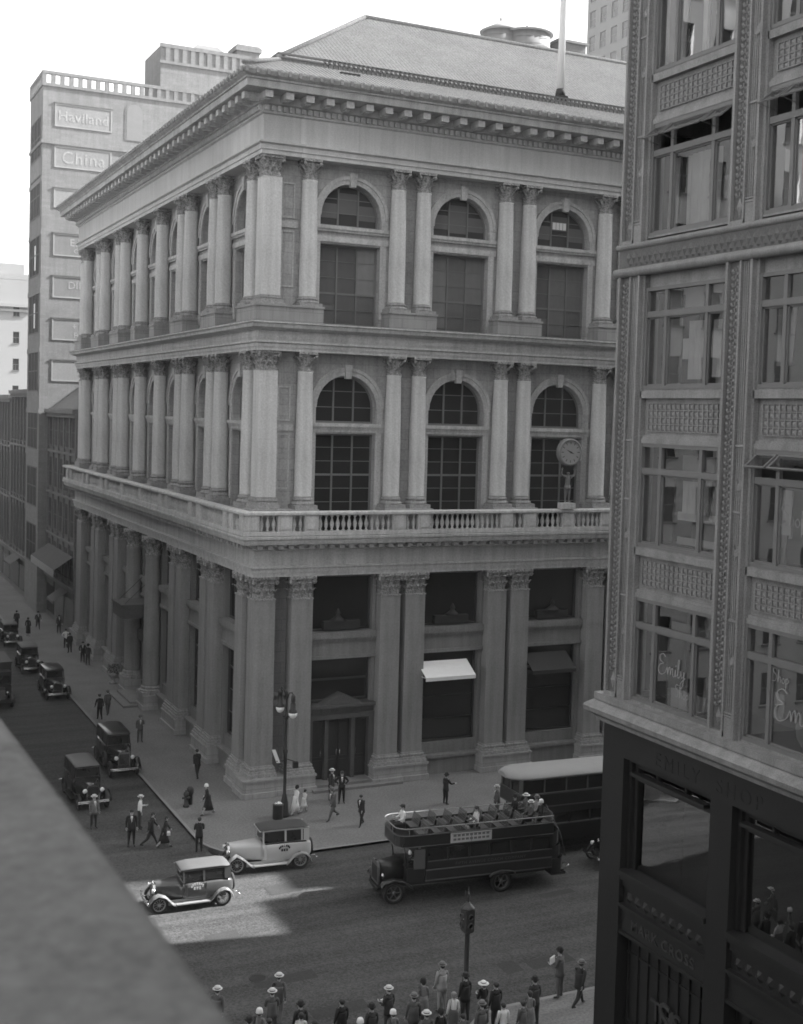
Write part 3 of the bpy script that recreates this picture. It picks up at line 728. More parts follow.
# local frame: u runs away from the corner towards the camera (-Y), o outwards (-X)
SF=lambda u,o,z:(-o,-u,z)
NB,PB=5,5.55
SLEN,SDEP,STOP=26.0,30.0,44.0
FL=[ # storeys: window bottom, window top (upper wall), spandrel band below
 dict(zb=12.50,zt=16.02),dict(zb=17.76,zt=21.24),dict(zb=23.05,zt=26.45),dict(zb=28.15,zt=31.87),dict(zb=33.55,zt=37.2),dict(zb=38.9,zt=42.2)]
BU0,BU1=1.50,5.62            # window opening inside a bay (pier to pier)
wl=MB(SF); orn=MB(SF); trim=MB(SF); grid=MB(SF); ground_tc=MB(SF)
def leafmotif(mb,u,o,z,s_,alt):
    a=s_*.42
    mb.add([(u-a,o,z-s_*.1),(u,o+.045,z-s_*.38),(u+a,o,z-s_*.1),(u+a*.55,o+.07,z+s_*.28),(u,o+.03,z+s_*.46),(u-a*.55,o+.07,z+s_*.28),(u,o+.085,z)],
           [(0,1,6),(1,2,6),(2,3,6),(3,4,6),(4,5,6),(5,0,6)])
def face_motif(mb,u,o,z,h):
    mb.add([(u-.13,o+.02,z),(u,o+.02,z-h*.5),(u+.13,o+.02,z),(u,o+.02,z+h*.45),(u,o+.11,z)],[(0,1,4),(1,2,4),(2,3,4),(3,0,4)])
def pier(u0,z0,z1,corner=False):
    # ornamented pilaster (u0..u0+.62), fluted strip beside it, edge beads
    w_=.50
    ground_tc.box(u0,u0+w_,-.3,.02,z0,z1)
    trim.box(u0-.10,u0,-.3,.16,z0,z1); trim.box(u0+w_,u0+w_+.07,-.3,.14,z0,z1)
    n=int((z1-z0-1.1)/.20); st=(z1-z0-1.1)/n
    for k in range(n):
        z=z0+.85+st*(k+.5)
        for du in (.13,.37): leafmotif(orn,u0+du,.02,z+(.05 if du>.3 else -.05),.19,k)
        orn.box(u0+.235,u0+.265,.02,.055,z-.07,z+.05)
    face_motif(trim,u0+.25,.0,z0+.55,.62)
    trim.box(u0-.1,u0+w_+.07,-.3,.15,z0,z0+.14)
    a=u0+w_+.07
    # fluted strip
    wl.box(a,a+.40,-.3,.03,z0+.62,z1); trim.box(a+.02,a+.38,.0,.10,z0,z0+.62)
    for k in range(4): trim.box(a+.05+.09*k,a+.08+.09*k,.03,.055,z0+.78,z1-.05)
    orn.box(a-.0,a+.40,.03,.10,z0+.64,z0+.70); orn.box(a-.0,a+.40,.03,.10,z0+.74,z0+.78)
    for z in (z0+2.3,z0+5.6,z0+7.6):
        if z<z1-.3: 
            orn.add([(a+.06,.03,z),(a+.20,.11,z+.12),(a+.34,.03,z),(a+.20,.11,z-.1),(a+.06,.03,z+.34),(a+.34,.03,z+.34)],[(0,1,3),(1,2,3),(0,4,1),(2,1,5)])
            orn.box(a,a+.40,.03,.08,z+1.25,z+1.31)
    trim.box(a+.40,a+.50,-.3,.14,z0,z1)
    wl.box(a+.50,a+.62,-.45,-.02,z0,z1)
BANDS=[(12.44,26.96),(27.95,STOP-1.2)]
for z0,z1 in BANDS:
    for b in range(NB): pier(.2+PB*b,z0,z1)
for b in range(NB):
    a0=.2+PB*b+1.13; a1=.2+PB*(b+1)-.10     # opening between the piers
    for i,f in enumerate(FL):
        if f['zt']>STOP-1: continue
        # spandrel above this window up to the next sill
        zt=f['zt']; nz=FL[i+1]['zb'] if i+1<len(FL) else STOP-1.2
        if i in (2,): nz=27.0
        wl.box(a0,a1,-.6,-.22,zt,nz)
        if i!=2:
            trim.box(a0,a1,-.22,-.02,nz-.30,nz-.05); trim.box(a0,a1,-.22,-.08,zt,zt+.16); trim.box(a0,a1,-.22,-.14,zt+.16,zt+.26)
            g0,g1=zt+.42,nz-.46
            grid=MB(SF); grid.box(a0+.25,a1-.2,-.22,-.19,g0,g1); grid.build('spandrel_panel',[M['terra_dk']],SB)
            nc,nr=16,4
            for c in range(nc+1):
                u=a0+.3+(a1-a0-.55)*c/nc; trim.box(u-.018,u+.018,-.19,-.15,g0,g1)
            for r_ in range(nr+1):
                z=g0+(g1-g0)*r_/nr
                for c in range(nc):
                    u=a0+.3+(a1-a0-.55)*c/nc; trim.box(u+.018,u+(a1-a0-.55)/nc-.018,-.19,-.15,z-.016,z+.016)
            for c in range(nc):
                for r_ in range(nr):
                    u=a0+.3+(a1-a0-.55)*(c+.5)/nc; z=g0+(g1-g0)*(r_+.5)/nr
                    orn.add([(u-.07,-.19,z-.075),(u+.07,-.19,z-.075),(u+.07,-.19,z+.075),(u-.07,-.19,z+.075),(u,-.15,z)],[(0,1,4),(1,2,4),(2,3,4),(3,0,4)])
        # sill under the window
        trim.box(a0,a1,-.5,-.10,f['zb']-.16,f['zb']) if i not in (0,3) else trim.box(a0,a1,-.5,-.06,f['zb']-.06,f['zb'])
# storey band between the two orders: roll, foliate frieze, sloping ledge
fr=MB(SF)
fr.box(-.02,SLEN,-.5,.06,27.15,27.80)
for k in range(int(SLEN/.3)):
    u=.5+.3*k
    fr.add([(u-.13,.06,27.5),(u,.06,27.30),(u+.13,.06,27.5),(u,.06,27.72),(u,.14,27.5)],[(0,1,4),(1,2,4),(2,3,4),(3,0,4)])
    fr.add([(u+.05,.06,27.25),(u+.15,.06,27.2),(u+.25,.06,27.28),(u+.15,.13,27.3)],[(0,1,3),(1,2,3),(2,0,3)])
fr.build('foliate_frieze',[M['terra_dk']],SB)
def roll(z,r,o,m='terracotta'):
    a=MB(SF); n=8; secs=[]
    for u in (-.12,SLEN): secs.append([(u,o+r*math.cos(2*PI*k/n),z+r*math.sin(2*PI*k/n)) for k in range(n)])
    a.loft(secs,smooth=True); return a
a=roll(27.02,.16,.10); a.box(-.1,SLEN,-.5,.14,26.9,27.1); a.build('roll_moulding',[M['terracotta']],SB)
a=roll(27.9,.11,.06); a.box(-.05,SLEN,-.5,.1,27.8,27.97); a.build('roll_moulding',[M['terracotta']],SB)
wl.box(-.0,.02,-.4,.0,12.4,STOP)
wo=wl.build('upper_wall',[M['terracotta']],SB)
ground_tc.build('pilaster_ground',[M['terra_dk']],wo); orn.build('ornament',[mat('terracotta_ornament',.22,.65,.2,6,fine=.12,fscale=25)],wo)
trim.build('moulding',[M['terracotta']],SB) 
# block of the building: north wall (avenue side), back, roof
mb=MB(); mb.box(.35,SDEP,-SLEN,-.04,11.0,STOP); 
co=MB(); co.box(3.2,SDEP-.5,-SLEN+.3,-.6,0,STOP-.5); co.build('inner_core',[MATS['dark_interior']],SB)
mb=MB()   # avenue wall with window openings suggested by recessed panes, plus south wall
for k in range(5):
    x=.3+5.9*k; mb.box(x,x+1.0,-.5,-.01,11.2,STOP)
for z0,z1 in [(11.2,12.5)]+[(FL[i]['zt'],FL[i+1]['zb']) for i in range(5)]+[(42.2,STOP)]: mb.box(.3,SDEP,-.6,-.1,z0,z1)
mb.box(.5,SDEP,-SLEN,-SLEN+.4,0,STOP); mb.box(SDEP-.4,SDEP,-SLEN,-.1,0,STOP); mb.box(.2,SDEP,-SLEN,-.1,STOP-.3,STOP)
mb.box(0-.4,SDEP+.4,-SLEN-.4,.5,STOP,STOP+.5)
mb.build('avenue_wall',[M['terracotta']],SB)
mb=MB(); mb.box(.35,SDEP-.5,-.42,-.36,.0,STOP-.6); mb.build('avenue_window',[M['pane_dk']],SB)
# floors and partitions seen through the glass, with curtains and window dressing
fl=MB(SF)
for f in FL: fl.box(.3,SLEN-.3,-3.3,-.62,f['zb']-.5,f['zb']-.2)
fl.build('floor_slab',[mat('room_floor',.12,.9,.1)],SB)
rm=MB(SF); rm.box(.3,SLEN-.3,-3.22,-3.15,11.5,STOP-.5); rm.build('room_wall',[mat('room_wall',.16,.9,.2,.4)],SB)
WIN_DK=M['sash']
def sash_window(b,f,i,open_=(),dark=False):
    """three-light window with a transom row; open_ = transom lights swung outwards"""
    a0=.2+PB*b+1.13; a1=.2+PB*(b+1)-.10; zb,zt=f['zb'],f['zt']; o=-.20
    m=MB(SF); t=.1
    ztr=zb+(zt-zb)*.735
    m.box(a0,a0+.14,o-.06,o+.12,zb,zt); m.box(a1-.14,a1,o-.06,o+.12,zb,zt); m.box(a0+.14,a1-.14,o-.06,o+.10,zt-.12,zt); m.box(a0+.14,a1-.14,o-.06,o+.12,zb,zb+.12)
    m.box(a0+.14,a1-.14,o-.06,o+.10,ztr-.1,ztr+.1)
    us=[a0+.14,a0+.14+(a1-a0-.28)*.235,a0+.14+(a1-a0-.28)*.745,a1-.14]
    for u in us[1:3]:
        m.box(u-.07,u+.07,o-.05,o+.08,zb+.12,ztr-.1); m.box(u-.07,u+.07,o-.05,o+.08,ztr+.1,zt-.12)
    for u0,u1 in zip(us,us[1:]):       # thin inner sash lines
        c0=u0+(.07 if u0!=us[0] else 0); c1=u1-(.07 if u1!=us[-1] else 0)
        for z0,z1 in ((zb+.12,ztr-.1),)+(() if i in open_ else ()):
            m.box(c0,c0+.05,o-.03,o+.03,z0,z1); m.box(c1-.05,c1,o-.03,o+.03,z0,z1); m.box(c0,c1,o-.03,o+.03,z1-.05,z1); m.box(c0,c1,o-.03,o+.03,z0,z0+.06)
    w_=m.build('window',[mat('shop_sash',.14,.5,.15,3)],SB)
    g=MB(SF); g.quad((us[0],o-.02,zb+.1),(us[-1],o-.02,zb+.1),(us[-1],o-.02,ztr),(us[0],o-.02,ztr))
    for k,(u0,u1) in enumerate(zip(us,us[1:])):
        if k not in open_: g.quad((u0,o-.02,ztr),(u1,o-.02,ztr),(u1,o-.02,zt-.1),(u0,o-.02,zt-.1))
    g.build('pane',[GL],w_)
    for k in open_:
        u0,u1=us[k]+.05,us[k+1]-.05; zh=zt-.16; ln=zt-ztr-.3; an=R(52)
        s_=MB(SF); dz,do=ln*math.cos(an),ln*math.sin(an)
        P=lambda u,q,off=0:(u,o+.08+do*q+off*math.cos(an),zh-dz*q+off*math.sin(an))
        def bar(ua,ub,qa,qb):
            s_.add([P(ua,qa),P(ub,qa),P(ub,qb),P(ua,qb),P(ua,qa,.05),P(ub,qa,.05),P(ub,qb,.05),P(ua,qb,.05)],[(0,1,2,3),(4,5,6,7),(0,1,5,4),(1,2,6,5),(2,3,7,6),(3,0,4,7)])
        e_=.06/ln
        bar(u0,u1,0,e_); bar(u0,u1,1-e_,1); bar(u0,u0+.06,e_,1-e_); bar(u1-.06,u1,e_,1-e_)
        s_.T=None; s_.tube([SF(*P(u0+.03,.95)),SF(u0+.03,o,ztr+.3)],.012,4); s_.T=SF
        so_=s_.build('open_sash',[MATS['shop_sash']],w_)
        g=MB(SF); g.quad(P(u0+.05,.05,.02),P(u1-.05,.05,.02),P(u1-.05,.95,.02),P(u0+.05,.95,.02)); g.build('pane',[GL],so_)
    return w_,us,zb,ztr,zt
GL=glass_mat('plate_glass',.95,2.3,.01,.012)
rw=random.Random(11)
OPEN={(0,3):(0,1,2),(1,3):(0,1,2),(1,1):(0,1),(2,3):(1,),(3,2):(0,2)}
WINS={}
for b in range(NB):
    for i,f in enumerate(FL):
        WINS[(b,i)]=sash_window(b,f,i,OPEN.get((b,i),()))
# things behind the glass: curtains, blinds, stock; pale extras imitate reflections
def inside(b,i,items,name='curtain',m=None):
    w_,us,zb,ztr,zt=WINS[(b,i)]
    for kind,f0,f1,z0,z1,val in items:
        a=MB(SF); u0=us[0]+(us[-1]-us[0])*f0; u1=us[0]+(us[-1]-us[0])*f1; Z0=zb+(zt-zb)*z0; Z1=zb+(zt-zb)*z1
        if kind=='curtain':
            n=14; top=[];bot=[]
            for k in range(n+1):
                u=u0+(u1-u0)*k/n; o=-.75+.06*math.sin(k*2.3); top.append((u,o,Z1)); bot.append((u+(.1*math.sin(k*.8)),o,Z0))
            a.loft([bot,top],closed=False,cap=False)
        elif kind=='board': a.box(u0,u1,-.9,-.86,Z0,Z1)
        elif kind=='stock': a.ellip(((u0+u1)/2,-1.1,(Z0+Z1)/2),((u1-u0)/2,.35,(Z1-Z0)/2),10,6)
        a.build(dict(curtain='curtain',board='window_blind',stock='window_stock')[kind],[mat('cloth_%02d'%int(val*100),val,.9,.25,1.6)],SB)
inside(0,4,[('curtain',.05,.2,0,1,.5),('stock',.45,.8,.25,.62,.6),('curtain',.38,.45,0,.6,.45)])
inside(0,3,[('curtain',.02,.17,0,.7,.4),('curtain',.3,.7,.05,.7,.42),('curtain',.8,.95,.0,.3,.5)])
inside(0,2,[('board',0,.22,0,.7,.3),('curtain',.35,.6,.1,.66,.42),('board',.25,.72,.72,1,.4),('board',.0,.2,.74,1,.45),('stock',.85,1.0,.0,.2,.6)])
inside(0,1,[('curtain',.35,.6,.35,.66,.4),('curtain',.78,.86,.0,.66,.35),('board',.3,.7,.72,.9,.2)])
inside(0,0,[('curtain',.3,.75,.0,.18,.3),('curtain',.78,.98,.0,.24,.4)])
inside(1,2,[('curtain',.0,.2,.2,.7,.4),('curtain',.3,.5,0,.7,.42),('curtain',.5,.9,.4,.7,.3)])
inside(1,1,[('board',.03,.2,.25,.66,.45),('curtain',.05,.2,.0,.28,.3),('board',.3,.9,.3,.5,.5),('curtain',.55,.75,0,.4,.32)])
inside(1,0,[('board',.02,.2,.2,.42,.35),('stock',.3,.5,0,.35,.22)])
inside(0,3,[('board',.22,.26,.05,.7,.5),('board',.5,.74,.1,.45,.35)]); inside(0,2,[('board',.62,.72,.12,.66,.55),('board',.24,.34,.3,.5,.5)])
inside(0,1,[('board',.26,.74,.28,.36,.42),('board',.26,.74,.05,.12,.30),('curtain',.62,.7,.36,.7,.5),('board',.04,.2,.05,.68,.09)])
inside(0,0,[('board',.24,.7,.72,.8,.16),('board',.02,.2,.05,.7,.06)])
inside(1,4,[('stock',.3,.55,.3,.8,.55),('stock',.1,.3,0,.25,.4)]); inside(1,3,[('curtain',0,.2,0,.7,.4),('curtain',.6,1,0,.7,.35)])
# neon script on two windows, carved and applied letters
def script(w,pts_list,u,z,s_,r,name='neon_script'):
    a=MB(); 
    for pts in pts_list:
        P=[SF(u+x*s_,-.17,z+y*s_) for x,y in pts]
        a.tube(P,r,5)
    return a.build(name,[mat('neon_glass',.34,.3,.05)],w)
def cr(pts,n=6):   # smooth the strokes
    out=[]; P=[pts[0]]+pts+[pts[-1]]
    for i in range(1,len(P)-2):
        for k in range(n):
            t=k/n; a,b,c,d=P[i-1],P[i],P[i+1],P[i+2]
            out.append(tuple(.5*((2*b[j])+(-a[j]+c[j])*t+(2*a[j]-5*b[j]+4*c[j]-d[j])*t*t+(-a[j]+3*b[j]-3*c[j]+d[j])*t**3) for j in (0,1)))
    out.append(pts[-1]); return out
EMILY=[cr([(.55,1.0),(.35,1.12),(.1,1.0),(.12,.75),(.4,.62),(.1,.5),(-.02,.2),(.2,.0),(.55,.15),(.72,.45),(.78,.1),(.86,.42),(.96,.48),(1.0,.1),(1.08,.42),(1.18,.46),(1.22,.1),(1.36,.1),(1.42,.45),(1.44,.1),(1.6,.3),(1.72,.95),(1.62,.9),(1.64,.1),(1.8,.2),(1.86,.48),(1.9,.15),(2.05,.2),(2.12,.46),(2.08,-.1),(1.92,-.45),(1.85,-.2),(2.2,.15)]),[(1.43,.62),(1.46,.68)]]
SHOP=[cr([(.4,.95),(.15,1.0),(.05,.75),(.35,.5),(.3,.1),(0,.05)]),cr([(.5,.0),(.6,.95),(.58,.1),(.68,.45),(.8,.4),(.82,.05)]),cr([(1.1,.42),(.95,.25),(1.1,.02),(1.25,.22),(1.1,.42)]),cr([(1.35,.45),(1.38,-.4),(1.38,.3),(1.52,.45),(1.6,.2),(1.4,.05)])]
w_,us,zb,ztr,zt=WINS[(0,0)]
script(w_,EMILY,us[1]+.3,zb+1.15,.62,.012)
script(w_,SHOP,us[1]+1.2,zb+.55,.42,.010)
w_,us,zb,ztr,zt=WINS[(1,0)]; script(w_,EMILY,us[1]+.25,zb+.9,.85,.016); script(w_,SHOP,us[1]+.1,zb+2.0,.4,.010)
w_,us,zb,ztr,zt=WINS[(1,1)]; script(w_,SHOP,us[1]+.15,zb+1.3,.62,.009)
# lettering painted on the top floor glass
def letters(txt,u,o,z,size,m,parent,name='lettering',ext=.02,shear=0,spacing=1.0,bold=0.0):
    me=text_mesh(txt,size,ext,shear,spacing,bold); me.materials.append(m)
    # text runs left to right for someone looking at the -X face: +u
    ob=link(name,me,parent,SF(u,o,z),(PI/2,0,-PI/2)); return ob
letters('GOWNS',WINS[(0,4)][1][1]+.85,-.38,34.55,.42,M['signpaint'],WINS[(0,4)][0],ext=.004) if False else None
# ---------------- ground floor: dark stone piers, show windows, sign boards
gm=MB(SF); gl=MB(SF)
gz=11.72
cor=MB(SF)
cor.box(-.25,SLEN,-.4,.30,12.20,12.44); 
prof=[(.0,11.42),(.18,11.45),(.2,11.58),(.34,11.68),(.50,11.76),(.54,11.93),(.46,12.03),(.22,12.2),(-.4,12.22)]
for (o0,z0),(o1,z1) in zip(prof,prof[1:]):
    cor.add([(-max(o0,.0)-.05,o0,z0),(SLEN,o0,z0),(SLEN,o1,z1),(-max(o1,.0)-.05,o1,z1)],[(0,1,2,3)])
    cor.T=None
    a,b=SX,SY
    # return of the moulding along the avenue front
    cor.add([(-o0,max(o0,0)+.05,z0),(SDEP,max(o0,0)+.05,z0),(SDEP,max(o1,0)+.05,z1),(-o1,max(o1,0)+.05,z1)],[(0,1,2,3)]); cor.T=SF
cor.build('shop_cornice',[M['terracotta']],SB)
gw2=MB(SF)
GU0,GU1=1.22,5.62
gw2.box(0,SLEN,-.7,0,10.42,11.44)
for b in range(NB+0):
    u0=PB*b+.0; 
    gw2.box(u0,u0+1.22 if b==0 else u0+1.20,-.7,0,0,10.42) if b==0 else gw2.box(u0+.22,u0+1.22,-.7,0,0,10.42)
gw2.box(.0,SDEP,0,0,0,0) if False else None
gw2.T=None; gw2.box(.72,1.1,-.9,-.003,0,10.42); gw2.box(.72,SDEP,-.7,-.003,10.42,11.43)
for k in range(1,6): gw2.box(5.6*k,5.6*k+1.1,-.7,-.003,0,10.42)
gw2.build('ground_pier',[M['darkstone']],SB)
GP=glass_mat('show_window_glass',.8,2.1,.01,.03)
for b in range(NB):
    a0=PB*b+1.22; a1=PB*(b+1)+.22
    fm=MB(SF)
    for o,t in ((-.25,.14),(-.40,.3)):
        fm.box(a0,a0+t,o-.15,o,6.55,10.42); fm.box(a1-t,a1,o-.15,o,6.55,10.42); fm.box(a0+t,a1-t,o-.15,o,10.42-t,10.42)
    fm.box(a0,a1,-.55,.10,6.38,6.55); fm.box(a0,a1,-.55,-.02,6.2,6.38)          # sill
    # folded awning gear and transom
    fm.box(a0+.3,a1-.3,-.5,-.3,9.72,9.88); fm.box(a0+.35,a1-.35,-.28,-.02,9.9,10.02)
    for u in (a0+1.4,a0+2.9): fm.box(u-.05,u+.05,-.5,-.36,9.88,10.15)
    fo=fm.build('show_window',[M['darkmetal']],SB)
    g=MB(SF); g.quad((a0+.3,-.46,6.55),(a1-.3,-.46,6.55),(a1-.3,-.46,9.74),(a0+.3,-.46,9.74)); g.quad((a0+.3,-.47,9.86),(a1-.3,-.47,9.86),(a1-.3,-.47,10.2),(a0+.3,-.47,10.2)); g.build('pane',[GP],fo)
    pn=MB(SF)
    pn.box(a0,a1,-.55,-.12,5.95,6.2); pn.box(a0,a1,-.55,-.2,5.32,5.95) 
    pn.box(a0,a1,-.2,.02,5.26,5.36); pn.box(a0,a1,-.2,-.08,5.12,5.26)
    for k in range(9):
        u=a0+.35+.46*k; pn.add([(u-.2,-.2,5.55),(u,-.2,5.42),(u+.2,-.2,5.55),(u+.1,-.2,5.78),(u-.1,-.2,5.78),(u,-.1,5.6)],[(0,1,5),(1,2,5),(2,3,5),(3,4,5),(4,0,5)])
    pn.box(a0,a1,-.55,-.14,4.42,5.12)       # name board
    pn.box(a0,a1,-.14,-.04,4.3,4.42)
    bo=pn.build('name_board',[M['darkmetal']],SB)
    if b==0: letters('MARK CROSS',(a0+a1)/2,-.13,4.62,.50,mat('letter_bronze',.075,.35,.2,3,metal=.4),bo,ext=.03,spacing=1.15,bold=.004)
    gt_=MB(SF); gt_.box(a0,a1,-.6,-.5,0,4.3)
    for k in range(9): u=a0+.1+(a1-a0-.2)*k/8; gt_.box(u-.03,u+.03,-.5,-.42,.2,4.3)
    for z in (.25,1.15,3.55): gt_.box(a0,a1,-.5,-.44,z,z+.07)
    go=gt_.build('shop_door',[M['darkmetal']],SB)
    if b==0:
        letters('THIS',(a0+a1)/2,-.40,1.9,1.0,MATS['letter_bronze'],go,name='monogram',ext=.03,spacing=.72)
        me=text_mesh('S',1.5,.03); me.materials.append(MATS['letter_bronze']); link('monogram',me,go,SF((a0+a1)/2,-.36,1.7),(PI/2,0,-PI/2))
letters('EMILY  SHOP',1.9+3.6,.004,10.62,.66,mat('cut_letter',.016,.6,.2,3),SB,ext=.012,spacing=1.42)
# ------------------------------------------------------------------ ledge of the building the picture is taken from
CB=thing('camera_building','stone building with a broad weathered cement ledge in the near left corner','building',(-22.4,-31.0,0))
a=MB()
poly=[(-21.40,-71.0),(-21.735,-60.5),(-22.45,-38.0),(-22.45,-31.2),(-34,-31.2),(-34,-90),(-21.0,-90)]
P=[(x+22.4,y+31.0) for x,y in poly]
n=len(P)
def inset(P,d):
    out=[]
    for i in range(n):
        a_,b_,c_=Vector(P[i-1]),Vector(P[i]),Vector(P[(i+1)%n]); d1=(b_-a_).normalized(); d2=(c_-b_).normalized()
        n1=Vector((-d1.y,d1.x)); n2=Vector((-d2.y,d2.x)); m_=(n1+n2).normalized(); k=d/max(.3,m_.dot(n1)); out.append((b_.x+m_.x*k,b_.y+m_.y*k))
    return out
secs=[]
for d,z in ((.35,19.35),(.02,19.5),(0,19.6),(0,19.86),(.012,19.93),(.045,19.98),(.10,20.0)):
    secs.append([(x,y,z) for x,y in inset(P,d)])
a.loft(secs,smooth=True,cap=True)
a.build('ledge',[M['ledge']],CB)
a=MB(); a.box(.0-11.4,-.55,-58.5,-.6,0,19.35); a.build('wall',[M['brick_dk']],CB)
# ------------------------------------------------------------------ generic blocks
def block(name,label,x0,x1,y0,y1,h,wall,faces,st=4.0,bay=3.2,ww=1.6,wh=2.2,z0=2.0,group=None,cat='building',pane='pane_mid',cornice=.6):
    """a building mass with recessed windows on the given faces ('-x','-y','+x','+y')"""
    t=thing(name,label,cat,(x0,y0,0),0,group)
    X,Y=x1-x0,y1-y0
    w_=MB(); g=MB(); s_=MB()
    core=.35
    c_=MB(); c_.box(core,X-core,core,Y-core,0,h-.02)
    for f in ('-x','+x','-y','+y'):
        Lf=Y if 'x' in f else X
        T={'-x':lambda u,o,z:(-o,u,z),'+x':lambda u,o,z:(X+o,u,z),'-y':lambda u,o,z:(u,-o,z),'+y':lambda u,o,z:(u,Y+o,z)}[f]
        w_.T=g.T=s_.T=T
        if f not in faces: w_.quad((0,0,0),(Lf,0,0),(Lf,0,h),(0,0,h)); continue
        nb=max(1,int(Lf/bay)); bw_=Lf/nb; nf=max(1,int((h-z0-.8)/st))
        zs=[z0+st*k for k in range(nf)]
        prev=0
        for z in zs:
            w_.quad((0,0,prev),(Lf,0,prev),(Lf,0,z),(0,0,z))
            ed=0
            for k in range(nb):
                a_=bw_*(k+.5)-ww/2; w_.quad((ed,0,z),(a_,0,z),(a_,0,z+wh),(ed,0,z+wh)); 
                b_=a_+ww; d=-.25
                w_.quad((a_,0,z),(a_,d,z),(a_,d,z+wh),(a_,0,z+wh)); w_.quad((b_,0,z),(b_,d,z),(b_,d,z+wh),(b_,0,z+wh)); w_.quad((a_,0,z+wh),(b_,0,z+wh),(b_,d,z+wh),(a_,d,z+wh)); w_.quad((a_,0,z),(b_,0,z),(b_,d,z),(a_,d,z))
                g.quad((a_,d,z),(b_,d,z),(b_,d,z+wh),(a_,d,z+wh)); s_.box(a_,b_,d+.01,d+.06,z+wh*.5-.04,z+wh*.5+.04); s_.box((a_+b_)/2-.03,(a_+b_)/2+.03,d+.01,d+.05,z,z+wh*.5-.04); s_.box(a_-.1,b_+.1,.0,.1,z-.15,z)
                ed=b_
            w_.quad((ed,0,z),(Lf,0,z),(Lf,0,z+wh),(ed,0,z+wh)); prev=z+wh
        w_.quad((0,0,prev),(Lf,0,prev),(Lf,0,h),(0,0,h))
    w_.T=None; w_.quad((0,0,h),(X,0,h),(X,Y,h),(0,Y,h)); w_.box(-.02,X+.02,-.02,.3,h,h+.9); w_.box(-.02,.3,.3,Y+.02,h,h+.9); w_.box(X-.3,X+.02,.3,Y+.02,h,h+.9); w_.box(.3,X-.3,Y-.3,Y+.02,h,h+.9)
    wo_=w_.build('wall',[wall],t)
    if g.v: go_=g.build('pane',[M[pane]],t); s_.build('sash',[M['sash']],t)
    if cornice:
        k=MB(); 
        for o,a_,b_ in ((cornice*.5,h-1.0,h-.6),(cornice,h-.6,h-.2)): k.box(-o,X+o,-o,Y+o,a_,b_)
        k.build('cornice',[wall],t)
    return t
# ------------------------------------------------------------------ tall brick tower behind, with painted wall signs
TX,TY=-1.0,67.0
TB=thing('brick_tower','tall brown brick loft block with faded painted signs on its blank wall','building',(TX,TY,0))
tw,td,th=34.0,8.0,54.75
w_=MB(); w_.box(.0+.001,tw,0,td,0,th)
w_.box(-.12,tw,-.12,td,48.9,49.25)
for z in (21,27.4,33.5,39.5,45): w_.box(-.06,.0,-.02,td,z,z+.5)
wo=w_.build('wall',[M['brick']],TB)
p_=MB(); p_.box(-.1,tw,-.1,.3,54.75,55.05); p_.box(-.1,tw,-.1,.3,55.98,56.3)
k=0
x=-.1
while x<tw:
    p_.box(x,x+.42,-.08,.28,55.05,55.98); x+=.92
p_.box(-.1,.3,.3,td,54.75,55.05); p_.box(-.1,.3,.3,td,55.98,56.3)
for y in np.arange(.4,td,.92): p_.box(-.08,.28,y,y+.42,55.05,55.98)
p_.build('parapet',[M['brick']],TB)
# windows in the narrow street face
for i in range(8):
    z=5.0+6.1*i
    f=MB(); g=MB()
    f.box(-.05,.02,1.0,1.12,z,z+4.2); f.box(-.05,.02,6.8,6.92,z,z+4.2); f.box(-.05,.02,1.12,6.8,z+4.08,z+4.2); f.box(-.05,.02,1.12,6.8,z,z+.12)
    for y in (2.9,4.85): f.box(-.05,.0,y-.1,y+.1,z+.12,z+4.08)
    f.box(-.04,-.005,1.12,6.8,z+2.1,z+2.2) 
    a=f.build('window',[mat('tower_sash',.10,.7,.1,3)],TB); g.box(-.012,-.006,1.1,6.82,z+.1,z+4.1); g.build('pane',[mat('grimy_pane',.035,.7,.3,.8,spec=.15)],a)
    if i in (4,5):
        g=MB(); g.box(-.03,-.014,3.05,4.0,z+.6,z+3.2); g.build('blind',[M['canvas']],a)
# blind arches near the top
for x0,ztop in ((9.5,54.0),(16.5,53.2),(23.5,53.5)):
    f=MB(); r=.85; pts=[(x0-r,50.2),(x0+r,50.2)]+[(x0+r*math.cos(PI*k/8),ztop-r+r*math.sin(PI*k/8)) for k in range(9)]
    pts2=[(x0-r-.2,50.1),(x0+r+.2,50.1)]+[(x0+(r+.2)*math.cos(PI*k/8),ztop-r+(r+.2)*math.sin(PI*k/8)) for k in range(9)]
    f.prism(pts2,-.03,-.002,'y'); a=f.build('blind_arch',[M['brick']],TB)
    f=MB(); f.prism(pts,-.05,-.031,'y'); f.build('arch_panel',[mat('arch_brick',.22,.9,.12)],a)
# painted signs: bordered panels with the words
def wsign(x0,x1,z0,z1,lines,val=.27,frame=True,sig=''):
    f=MB(); f.box(x0,x1,-.03,-.002,z0,z1); a=f.build('painted_sign',[mat('sign_ground_%02d'%int(val*100),val,.9,.14,.6,fine=.1,streak=.12)],TB)
    if frame:
        f=MB(); t=.13
        for q in ((x0,x1,z0,z0+t),(x0,x1,z1-t,z1),(x0,x0+t,z0+t,z1-t),(x1-t,x1,z0+t,z1-t)): f.box(q[0],q[1],-.06,-.031,q[2],q[3])
        f.build('sign_border',[mat('border_paint',.31,.9,.2,1)],a)
        f=MB(); f.box(x0-.1,x1+.1,-.1,-.0,z1+.02,z1+.14); f.build('sign_hood',[M['brick_dk']],a)
    for txt,cx,z,size,sp,m in lines:
        me=text_mesh(txt,size,.006,0,sp,.01); me.materials.append(m); link('lettering',me,a,(cx,-.038,z),(PI/2,0,0))
